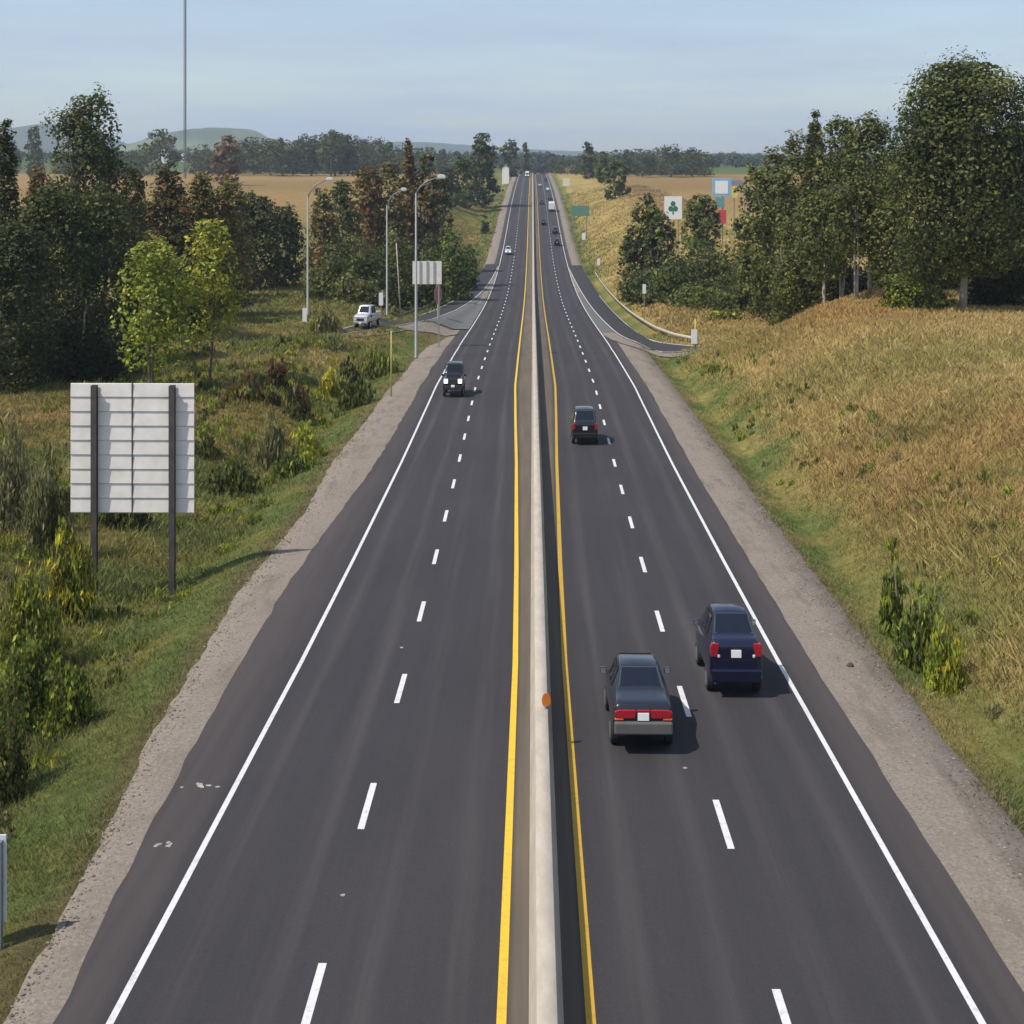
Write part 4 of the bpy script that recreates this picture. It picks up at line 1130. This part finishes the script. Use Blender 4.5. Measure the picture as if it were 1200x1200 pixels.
# --- bank side: big tree and forest
T('big_tree', 'largest dark green tree towering over the dry grass bank', 'tree', 1128, 55, 82, 131, 'round', DARK+MID+OLV[:1], .13, lp=2.5, n=56000, bark=PALEBARK, tr=.35)
T('big_tree', 'dark tree cut by the frame edge beside the largest tree', 'tree', 1205, 130, 62, 136, 'round', DARK, .12, lp=2.5, n=30000)
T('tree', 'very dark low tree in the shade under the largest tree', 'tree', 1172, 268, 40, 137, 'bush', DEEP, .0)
FO = [(1020, 128, 34, 152, 'oval', DARK+MID, .22, 'dark green forest tree touching the largest tree'), (985, 130, 28, 160, 'oval', MID+DARK, .25, 'forest tree with level top in the middle of the wood'),
 (955, 128, 24, 168, 'cone', DARK, .05, 'pointed dark forest tree at the step of the wood'), (932, 150, 22, 176, 'oval', MID+OLV, .1, 'olive forest tree just below the pointed one'),
 (906, 168, 22, 186, 'oval', MID+OLV, .06, 'rounded forest tree at the lower end of the wood'), (884, 188, 17, 200, 'oval', OLV+MID, .05, 'small olive tree ending the wood near the roadside signs'),
 (1003, 205, 32, 148, 'oval', OLV+DARK, .35, 'bare stemmed tree leaning in the open front of the wood'), (965, 215, 28, 158, 'oval', MID+OLV, .28, 'thin stemmed tree in the front row of the wood'),
 (925, 235, 26, 168, 'bush', MID+OLV, .05, 'bushy green tree in front of the lower wood'), (1048, 230, 30, 146, 'oval', MID+YGR[2:], .12, 'lighter green tree under the flank of the largest tree'),
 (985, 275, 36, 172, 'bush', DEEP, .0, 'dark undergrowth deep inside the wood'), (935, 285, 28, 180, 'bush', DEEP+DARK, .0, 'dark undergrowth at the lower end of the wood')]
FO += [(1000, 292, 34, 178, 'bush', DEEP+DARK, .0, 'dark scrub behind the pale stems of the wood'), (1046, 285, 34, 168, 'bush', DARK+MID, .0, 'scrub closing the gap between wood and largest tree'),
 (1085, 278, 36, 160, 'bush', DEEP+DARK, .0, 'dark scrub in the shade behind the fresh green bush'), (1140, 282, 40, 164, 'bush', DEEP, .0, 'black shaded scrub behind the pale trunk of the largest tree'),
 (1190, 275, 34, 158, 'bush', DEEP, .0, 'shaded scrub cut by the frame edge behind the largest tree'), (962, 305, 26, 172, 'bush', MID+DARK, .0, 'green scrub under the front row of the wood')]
for px, yt, w, Y, kd, cl, cb, lb in FO:
    T('forest_tree', lb, 'tree', px, yt, w*1.22, Y, kd, cl if cl[0] == DEEP[0] else cl+OLV, cb, bark=PALEBARK if cb > .2 else BARK, multi=2 if cb > .2 else 1, tr=.16 if cb > .2 else None)
T('bright_bush', 'fresh green bush on the bank below the largest tree', 'bush', 1066, 300, 34, 133, 'bush', YGR+MID, .0)
T('bright_bush', 'lower fresh green bush next to the pale trunk', 'bush', 1094, 318, 20, 131, 'bush', YGR+MID, .0)
# --- thicket under the billboard
TB = [(757, 224, 17, 262, 'oval', OLV+MID, 'tallest narrow tree of the billboard thicket'), (741, 262, 14, 258, 'oval', OLV+DARK, 'dull olive tree at the outer edge of the billboard thicket'),
 (775, 248, 18, 255, 'oval', DARK+OLV, 'dark tree directly below the white billboard'), (752, 292, 24, 246, 'bush', OLV+DARK, 'dark low bush tree behind the slim marker'),
 (784, 285, 30, 238, 'bush', MID, 'rounded green tree in the heart of the billboard thicket'), (822, 222, 21, 270, 'oval', MID+OLV, 'tall green tree between billboard and blue pylon'),
 (812, 262, 28, 244, 'bush', MID, 'green tree in front of the tall one by the pylon'), (846, 262, 27, 232, 'bush', MID+OLV, 'olive green tree under the red board'),
 (876, 250, 27, 224, 'bush', MID+OLV, 'green tree joining billboard thicket and wood'), (800, 320, 33, 220, 'bush', MID, 'low broad green bush above the pale guard rail'),
 (838, 315, 34, 208, 'bush', MID+YGR[2:], 'brighter low bush near the end of the guard rail'), (872, 318, 32, 200, 'bush', MID+OLV, 'low bush spilling toward the dry grass bank'),
 (768, 330, 20, 232, 'bush', DARK+OLV, 'small dark bush at the foot of the billboard thicket'), (905, 305, 28, 194, 'bush', OLV+MID, 'dull bush behind the top of the dry grass bank'),
 (850, 355, 20, 190, 'bush', YGR+OLV, 'small yellowish bush at the ramp side of the bank')]
for px, yt, w, Y, kd, cl, lb in TB:
    T('thicket_tree', lb, 'tree', px, yt, w*1.2, Y, kd, cl, .0)
T('field_tree', 'round dark green tree alone at the edge of the far cut bank', 'tree', 721, 184, 16, 520, 'round', DARK+MID, .0, lp=2.6)
T('field_tree', 'pointed tree at the crest on the far cut bank', 'tree', 689, 164, 9, 840, 'oval', DARK+FARC, .0, lp=2.5)
T('field_tree', 'yellowish green tree right behind the round dark one', 'tree', 706, 176, 9, 700, 'oval', MID+YGR[2:], .0, lp=2.5)

# --- tree lines along the fields: individuals, shapes shared
protos = []
for k in range(10):
    kd = ['oval', 'round', 'column', 'oval', 'cone', 'bush', 'round', 'oval', 'column', 'bush'][k]
    me, C = crown_mesh(700+k, kd, [.4, .5, .28, .42, .32, .65, .55, .48, .36, .7][k], .03, 1., 1300, .034, FARC+(MID[:1] if k % 3 == 0 else []), depth=1.)
    mb = MB().tube([(0, 0, -.05), (0, 0, .5)], [.025, .012], 6)
    o = mb.build('trunk', BARK, None); tme = o.data; bpy.data.objects.remove(o)
    protos.append((me, tme))
def far_tree(label, px, ytop, Y, k, group, hscale=1.):
    x, t = unproj(px, Y); zg = gz(x, Y); H = max(4., zpix(ytop, t)-zg)
    o = thing('far_tree', label, 'tree', (x, Y, zg), rnd.random()*6.28, group)
    wv = rnd.uniform(.8, 1.25)
    o.scale = (H*wv, H*wv, H)
    c = link('crown', protos[k][0], LEAF, o); tk = link('trunk', protos[k][1], BARK, o)
    return o
def prof_left(px): return np.interp(px, [-20, 150, 200, 260, 300, 340, 385, 400, 440, 470, 540, 560], [176, 172, 166, 172, 158, 162, 152, 158, 160, 168, 178, 182])
for i in range(95):
    px = -15 + i*6.2 + rnd.uniform(-3, 3); Y = rnd.uniform(900, 1080)
    if 575 < px: continue
    if 178 < px < 224 or 18 < px < 66: Y = rnd.uniform(1500, 1620)
    far_tree('hazy tree in the tree line behind the brown field beyond the oncoming lanes', px, float(prof_left(px))+rnd.uniform(-4, 9), Y, rnd.randrange(10), 'tree line behind the brown field')
def prof_right(px): return np.interp(px, [640, 700, 730, 760, 785, 800, 820, 850, 885, 960], [182, 176, 176, 174, 167, 172, 171, 178, 180, 182])
for i in range(44):
    px = 648 + i*6.2 + rnd.uniform(-2.5, 2.5); Y = rnd.uniform(930, 1060) if px > 700 else rnd.uniform(1000, 1100)
    if px > 826: Y = rnd.uniform(1500, 1650)
    far_tree('hazy tree in the tree line past the field on the bank side', px, float(prof_right(px))+rnd.uniform(-3, 8), Y, rnd.randrange(10), 'tree line past the bank side field')
# dark single trees breaking that line
for px, yt, k, Y, lb in ((188, 147, 0, 860, 'dark tall tree in front of the hill beside the mast'), (40, 145, 2, 840, 'dark narrow tree between cedar and round topped tree'), (786, 166, 1, 900, 'large dark tree breaking the tree line past the field'), (812, 170, 0, 905, 'second dark tree beside the largest one past the field'), (752, 178, 3, 890, 'dark tree above the field close to the billboard'),
                         (388, 150, 0, 900, 'tallest tree in the line behind the brown field'), (560, 176, 6, 900, 'dark tree behind the tallest roadside tree')):
    o = far_tree(lb, px, yt, Y, k, None)

# wood on the horizon: one mass
def horizon_wood():
    Vs, Cs = [], []
    g = np.random.default_rng(5)
    for (Y0, ytop, n, lo, hi) in ((1500, 184, 1600, -700, 1500), (2300, 183, 2400, -1400, 2300)):
        X = g.uniform(lo, hi, n); Y = Y0 + g.uniform(-160, 160, n)
        zg = ground(X, Y)
        hgt = (ZC-(ytop-YH)*Y/F - zg)*(.72+.5*vnoise(X, Y*0, 60, 3)+.25*g.random(n))
        hgt = np.maximum(hgt, 7)
        for i in range(n):
            m_ = 26
            d = g.normal(size=(m_, 3)); d /= np.linalg.norm(d, axis=1)[:, None]
            P = np.stack([X[i]+d[:, 0]*hgt[i]*.42, Y[i]+d[:, 1]*hgt[i]*.42, zg[i]+hgt[i]*(.5+.5*d[:, 2]*g.random(m_)**.3)], 1)
            a = g.normal(size=(m_, 3)); a /= np.linalg.norm(a, axis=1)[:, None]
            b = np.cross(a, d); s = hgt[i]*.17
            Vs.append(np.stack([P-a*s, P+b*s, P+a*s, P-b*s], 1).reshape(-1, 3))
            c = np.array(FARC[g.integers(4)])*g.uniform(.7, 1.2)
            Cs.append(np.tile(c, (m_*4, 1)))
    V = np.concatenate(Vs); C = np.concatenate(Cs)
    return tag(link('distant_woods', mesh_np('distant_woods', V, np.arange(len(V)).reshape(-1, 4), False, {'tint': C}), LEAF), 'far wood closing the horizon behind the fields', 'woods', kind='stuff')
horizon_wood()

# hills
def hill(pts, Y, depth, colA, colB):
    xs = np.linspace(pts[0][0], pts[-1][0], 90)
    top = np.interp(xs, [p[0] for p in pts], [p[1] for p in pts])
    k = np.ones(7)/7; top = np.convolve(np.pad(top, 3, 'edge'), k, 'valid') + 1.5*(vnoise(xs, xs*0, 9, 40)-.5)
    V = []; 
    M = 12
    for j in range(M):
        f = j/(M-1); prof_ = math.sin(f*math.pi*.5)**.8
        for x_, tp in zip(xs, top):
            Yp = Y + depth*f
            X, t = unproj(x_, Y); zt = max(ZC-(tp-YH)*t/F, 20)
            V.append((X*(1+.0*f), Yp, 18+(zt-18)*prof_ + 6*float(vnoise(X, Yp, 130, 41)-.5)*math.sin(f*math.pi)))
    n = len(xs)
    Q = [(j*n+i, j*n+i+1, (j+1)*n+i+1, (j+1)*n+i) for j in range(M-1) for i in range(n-1)]
    # back slope
    base = len(V)
    for i in range(n):
        v = V[(M-1)*n+i]; V.append((v[0], v[1]+depth, 15))
    Q += [((M-1)*n+i, (M-1)*n+i+1, base+i+1, base+i) for i in range(n-1)]
    m, nt, b = newmat('hill_cover')
    nz = noise(nt, .006, 6, .65, wpos(nt, (1, .6, 2)))
    nt.links.new(mixc(nt, ramp(nt, nz, .42, .6), colA, colB), b.inputs['Base Color']); b.inputs['Roughness'].default_value = .95
    tag(link('hills', mesh_np('hills', V, Q, True), m), kind='structure')
hill([(-260, 160), (-60, 146), (-10, 139), (20, 140), (60, 152), (95, 166), (120, 172)], 4300, 500, (.04, .06, .03), (.06, .075, .035))
hill([(90, 172), (130, 156), (165, 147), (205, 144), (235, 145), (258, 147), (275, 158), (300, 166), (330, 170)], 3600, 450, (.05, .07, .03), (.13, .15, .06))
hill([(250, 176), (330, 160), (420, 165), (480, 161), (520, 166), (600, 172), (700, 176), (900, 178), (1300, 176)], 5200, 600, (.04, .06, .035), (.06, .08, .04))

# --- shrubs and weeds on the verge behind the gravel
W = [('weed_clump', 'pale grey green tall weed clump near the middle of the verge', 322, 462, 22, 92, GRY, 1.), ('weed_clump', 'round grey green bush at the foot of the lone lamp', 382, 352, 20, 158, GRY+OLV, .3),
 ('weed_clump', 'pale feathery weeds at the frame edge beside the large sign', 14, 455, 34, 70, GRY, 1.), ('weed_clump', 'feathery grey weeds just beside the large sign panel', 58, 490, 26, 66, GRY+OLV, 1.),
 ('yellow_bush', 'yellow green bush next to the pale weed clump', 358, 480, 24, 90, YEL[:2]+YGR, .2), ('yellow_bush', 'small bright yellow bush below the lone lamp', 389, 410, 13, 124, YEL, .2),
 ('goldenrod', 'goldenrod patch under the large sign panel edge', 78, 570, 30, 56, YEL+OLV, .8), ('goldenrod', 'goldenrod and weeds by the foot of the sign post', 40, 610, 34, 50, YGR+OLV+YEL[:1], .8),
 ('verge_bush', 'leafy green bush at the frame edge below the sign', 20, 690, 46, 43, MID+YGR, .2), ('verge_bush', 'rounded bright green bush on the near verge', 78, 735, 30, 42, YGR+MID, .3),
 ('verge_bush', 'dark green bush cut by the frame edge on the near verge', 10, 770, 40, 37.5, MID+OLV, .2), ('verge_bush', 'dark low growth behind the large sign posts', 150, 560, 40, 74, DARK+OLV, .5),
 ('verge_bush', 'dark shrub in the ditch past the large sign', 270, 520, 34, 84, OLV+MID, .4), ('verge_bush', 'olive shrub in the hollow beyond the large sign', 240, 500, 30, 92, OLV+DARK, .4),
 ('verge_bush', 'dark shrub behind the small yellow bush', 410, 405, 18, 128, MID+DARK, .4), ('verge_bush', 'green shrub on the slope above the gravel', 415, 428, 22, 116, MID+OLV, .5),
 ('verge_bush', 'brown dead shrub in the middle of the meadow', 322, 400, 12, 118, RED+DEEP, .3), ('verge_bush', 'low dark scrub across the dry meadow', 290, 425, 34, 112, RED+OLV, .5), ('verge_bush', 'dark scrub at the meadow rim near the pale clump', 352, 428, 22, 110, OLV+RED, .5),
 ('verge_bush', 'green weeds at the base of the pale weed clump', 345, 520, 30, 86, MID+YGR, .6), ('verge_bush', 'olive weed mound beside the tall lamp base', 440, 392, 26, 138, OLV+YGR, .7),
 ('bank_weeds', 'fresh green weeds at the foot of the dry grass bank', 1075, 655, 34, 47, YGR+MID, .7), ('bank_weeds', 'taller green weed tuft above the green strip', 1046, 615, 16, 51, MID+YGR, .9), ('bank_weeds', 'yellowish weed patch on the lower bank', 1105, 690, 26, 45, YEL[:2]+YGR, .8),
 ('bank_weeds', 'olive weed patch near the gravel bend', 840, 425, 18, 128, YGR+OLV, .8)]
for nm, lb, px, yt, w, Y, cl, up in W:
    T(nm, lb, 'bush', px, yt, w, Y, 'bush', cl, .0, lp=2.7 if Y > 60 else 3.1, upright=up, dens=2.8)

# ------------------------------------------------------------------ grass
def blades(name, X, Y, hgt, wid, C, nb, spread, seed, lean=.65):
    g = np.random.default_rng(seed)
    n = len(X)*nb
    x = np.repeat(X, nb)+g.normal(size=n)*spread; y = np.repeat(Y, nb)+g.normal(size=n)*spread
    # keep off the gravel and roadway
    z = ground(x, y)-.05
    hh = np.repeat(hgt, nb)*g.uniform(.5, 1.25, n); w = np.repeat(wid, nb)*g.uniform(.6, 1.4, n)
    th = g.random(n)*2*np.pi
    lx, ly = g.normal(size=n)*lean*hh, g.normal(size=n)*lean*hh
    dx, dy = np.cos(th)*w, np.sin(th)*w
    B = np.stack([x, y, z], 1)
    o = np.zeros(n)
    V = np.stack([B+np.stack([-dx, -dy, o], 1), B+np.stack([dx, dy, o], 1), B+np.stack([dx*.5+lx*.5, dy*.5+ly*.5, hh*.62], 1), B+np.stack([lx, ly, hh], 1), ], 1).reshape(-1, 3)
    Q = np.arange(4*n).reshape(n, 4)
    c = np.repeat(C, nb, 0)*g.uniform(.90, 1.2, (n, 1))*(1+.05*g.normal(size=(n, 3)))
    c = np.clip(np.repeat(c, 4, 0), .004, .7)
    return mesh_np(name, V, Q, False, {'tint': c})
def scatter(side, n, Y0, Y1, D0, D1, seed, p=1.6):
    g = np.random.default_rng(seed)
    Y = (g.random(n)*(Y1**(1-p)-Y0**(1-p))+Y0**(1-p))**(1/(1-p))      # denser near the camera
    d = D0+(D1-D0)*g.random(n)**1.1
    X = side*(gravel(Y, side)+d)
    # only what the frame can roughly see
    t = Y; px = 600+F*(X*CA+Y*SA-CX)/t
    k = (px > -160) & (px < 1360)
    return X[k], Y[k], d[k]
def cover(side, n, Y0, Y1, D1, seed, hmul, lab):
    X, Y, d = scatter(side, n, Y0, Y1, .1, D1, seed)
    Xg, Yg, dg = scatter(side, n//26, Y0, 110, -.75, .25, seed+40)
    k = np.random.default_rng(seed).random(len(dg)) < np.clip(.35+dg*.45, .02, 1)
    Xg, Yg, dg = Xg[k], Yg[k], dg[k]
    X, Y, d = np.concatenate([X, Xg]), np.concatenate([Y, Yg]), np.concatenate([d, dg])
    n2 = vnoise(X, Y, 4.3, 6); n1 = vnoise(X, Y, 11, 5); n0 = vnoise(X, Y, 1.6, 15)
    C = ground_colour(X, Y, np.maximum(d, .3))*1.2*(.82+.36*n0)[:, None]
    tall = sstep(1.8, 5.5, d+1.6*(n2-.5))
    hgt = ((.10+.16*n0)*(1-tall) + tall*(.20+.34*n1*n0+.22*n2)*hmul)
    wid = (.010+.004*tall)*np.clip(Y/45, .8, 3.4)*1.5
    me = blades('grass_cover', X, Y, hgt, wid, C, 5, .15, seed+1, .42)
    tag(link('grass', me, BLADE), lab, 'grass', kind='stuff')
cover(1, 105000, 24, 185, 46, 1, 1.15, 'tall dry grass covering the bank')
cover(-1, 95000, 20, 200, 48, 3, 1.1, 'green and tan grass on the verge by the oncoming lanes')
# leafy weeds mixed into the verge: ground cover
def weeds():
    g = np.random.default_rng(77); Vs, Ts = [], []
    X, Y, d = scatter(-1, 1300, 28, 150, 2.8, 26, 31, 1.4)
    X2, Y2, d2 = scatter(1, 330, 28, 150, 2.2, 9, 32, 1.4)
    X, Y, d = np.concatenate([X, X2]), np.concatenate([Y, Y2]), np.concatenate([d, d2])
    pal = [MID, YGR, OLV, GRY, YGR, YGR, YEL[:2]+OLV, YGR+YEL]
    for i in range(len(X)):
        if vnoise(X[i:i+1], Y[i:i+1], 7, 60)[0] < .40: continue
        H = g.uniform(.45, 1.35)*np.clip(d[i]/9, .45, 1.1); Rw = g.uniform(.4, 1.1)*(.6 if X[i] > 0 else 1)
        if X[i] > 0: H *= .8
        lf = max(.055, 2.4*Y[i]/F)
        n = int(np.clip(Rw*H*2.4/lf**2, 60, 420))
        me, C = crown_mesh(9000+i, 'bush', Rw, 0, H, n, lf, pal[g.integers(len(pal))], upright=g.choice([.2, .7, 1.]))
        v = np.empty(len(me.vertices)*3, np.float32); me.vertices.foreach_get('co', v)
        c = np.empty(len(me.vertices)*4, np.float32); me.attributes['tint'].data.foreach_get('color', c)
        v = v.reshape(-1, 3) + np.array([X[i], Y[i], gz(X[i], Y[i])-.05], np.float32)
        Vs.append(v); Ts.append(c.reshape(-1, 4)); bpy.data.meshes.remove(me)
    V = np.concatenate(Vs)
    tag(link('undergrowth', mesh_np('undergrowth', V, np.arange(len(V)).reshape(-1, 4), False, {'tint': np.concatenate(Ts)}), LEAF), 'leafy weeds growing through the verge grass', 'weeds', kind='stuff')
weeds()
def stones():
    g = np.random.default_rng(55); n = 5500
    side = g.choice([-1, 1], n); Y = 22+g.random(n)**1.7*90
    f = g.random(n)
    X = np.where(side < 0, -(pave(Y, -1)+.05+f*(gravel(Y, -1)-pave(Y, -1)-.1)), pave(Y, 1)+.05+f*(gravel(Y, 1)-pave(Y, 1)-.05))
    z = zr(Y)-.035
    s = .012+.03*g.random(n)**3 + .00025*Y
    o = np.array([[1, 0, 0], [0, 1, 0], [-1, 0, 0], [0, -1, 0], [0, 0, .8]], float)
    rot = g.random(n)*6.28; c_, s_ = np.cos(rot), np.sin(rot)
    V = np.stack([np.stack([X+s*(c_*v[0]-s_*v[1])*1.2, Y+s*(s_*v[0]+c_*v[1]), z+s*v[2]+.01], 1) for v in o], 1).reshape(-1, 3)
    T_ = np.array([[0, 1, 4], [1, 2, 4], [2, 3, 4], [3, 0, 4]])
    Q = (np.arange(n)[:, None, None]*5+T_[None]).reshape(-1, 3)
    t = np.repeat(np.array([.26, .225, .195])*g.uniform(.45, 1.5, (n, 1)), 5, 0)
    tag(link('gravel_stones', mesh_np('gravel_stones', V, Q, False, {'tint': t}), BLADE), 'loose stones scattered on the gravel shoulders', 'stones', kind='stuff')
stones()
# farther banks beside the climbing road: coarse tufts
for side, sd in ((1, 5), (-1, 6)):
    X, Y, d = scatter(side, 9000, 185, 640, .4, 40, sd, 1.1)
    C = ground_colour(X, Y, d)
    on = np.abs(X-np.interp(Y, rampR[::side, 1][::1] if False else np.sort(rampR[:, 1]), np.abs(rampR[:, 0])[np.argsort(rampR[:, 1])])*side) > 5.5
    on |= Y > 330
    X, Y, d, C = X[on], Y[on], d[on], C[on]
    me = blades('bank_grass', X, Y, np.full(len(X), .6), np.full(len(X), .16), C, 4, .6, sd+20)
    tag(link('grass', me, BLADE), 'rough grass on the banks beside the climbing highway', 'grass', kind='stuff')
# a dark stone lying on the gravel
x, t = unproj(992, 45.0)
g_ = np.random.default_rng(1)
st = MB().tube([(0, 0, 0), (0, 0, .06), (0, 0, .12), (0, 0, .15)], [.11, .13, .09, .03], 7).build('stone', simple('dark_stone', (.06, .055, .05), .9), None, loc=(float(gravel(45, 1))-1.2, 46.0, float(zr(46))-.04))
tag(st, 'small dark stone lying on the gravel shoulder', 'stone')

# ------------------------------------------------------------------ sky, sun, air
SUN_DIR = np.array([.62, .30, -1.0]); SUN_DIR /= np.linalg.norm(SUN_DIR)     # direction the light travels
elev = math.asin(-SUN_DIR[2]); to_sun = -SUN_DIR
azim = math.atan2(to_sun[0], to_sun[1])       # from +Y, clockwise
w = bpy.data.worlds.new('World'); sc.world = w; w.use_nodes = True
nt = w.node_tree; bg = nt.nodes['Background']
sky = nt.nodes.new('ShaderNodeTexSky'); sky.sky_type = 'NISHITA'; sky.sun_disc = False
sky.sun_elevation = elev; sky.sun_rotation = azim; sky.altitude = 200; sky.air_density = 1.1; sky.dust_density = 1.0; sky.ozone_density = 2.0
tc = nt.nodes.new('ShaderNodeTexCoord')
mp = nt.nodes.new('ShaderNodeMapping'); mp.inputs['Scale'].default_value = (1, .6, 9); nt.links.new(tc.outputs['Generated'], mp.inputs['Vector'])
cl = noise(nt, 3.2, 7, .6, mp.outputs[0])
f = ramp(nt, cl, .36, .66, .25, .9)
c = mixc(nt, f, sky.outputs[0], SKY_CLOUD if 'SKY_CLOUD' in globals() else (3.15, 3.8, 4.9))
nt.links.new(c, bg.inputs['Color']); bg.inputs['Strength'].default_value = .113

sd = bpy.data.lights.new('sun', 'SUN'); sd.energy = 3.6; sd.angle = R(.53); sd.color = (1, .94, .83)
so = bpy.data.objects.new('sun', sd); COL.objects.link(so)
from mathutils import Vector
so.rotation_euler = Vector(SUN_DIR).to_track_quat('-Z', 'Y').to_euler(); so.location = (-60, -30, 120)

HAZE = True
if HAZE:
    hb = MB().box((-2500, -60, -30), (2700, 6800, 190)).build('haze', None)
    m = bpy.data.materials.new('haze_air'); m.use_nodes = True; nt = m.node_tree
    nt.nodes.remove(nt.nodes['Principled BSDF'])
    v = nt.nodes.new('ShaderNodeVolumePrincipled'); v.inputs['Color'].default_value = (.72, .84, 1.0, 1); v.inputs['Density'].default_value = .00013; v.inputs['Anisotropy'].default_value = .2
    nt.links.new(v.outputs[0], nt.nodes['Material Output'].inputs['Volume'])
    hb.data.materials.append(m); tag(hb, kind='stuff')

sc.view_settings.view_transform = 'Standard'; sc.view_settings.look = 'None'; sc.view_settings.exposure = .42; sc.view_settings.gamma = 1
sc.render.resolution_x = sc.render.resolution_y = 1024
sc.cycles.max_bounces = 6; sc.cycles.diffuse_bounces = 3; sc.cycles.transmission_bounces = 3; sc.cycles.volume_bounces = 0
sc.cycles.use_denoising = True
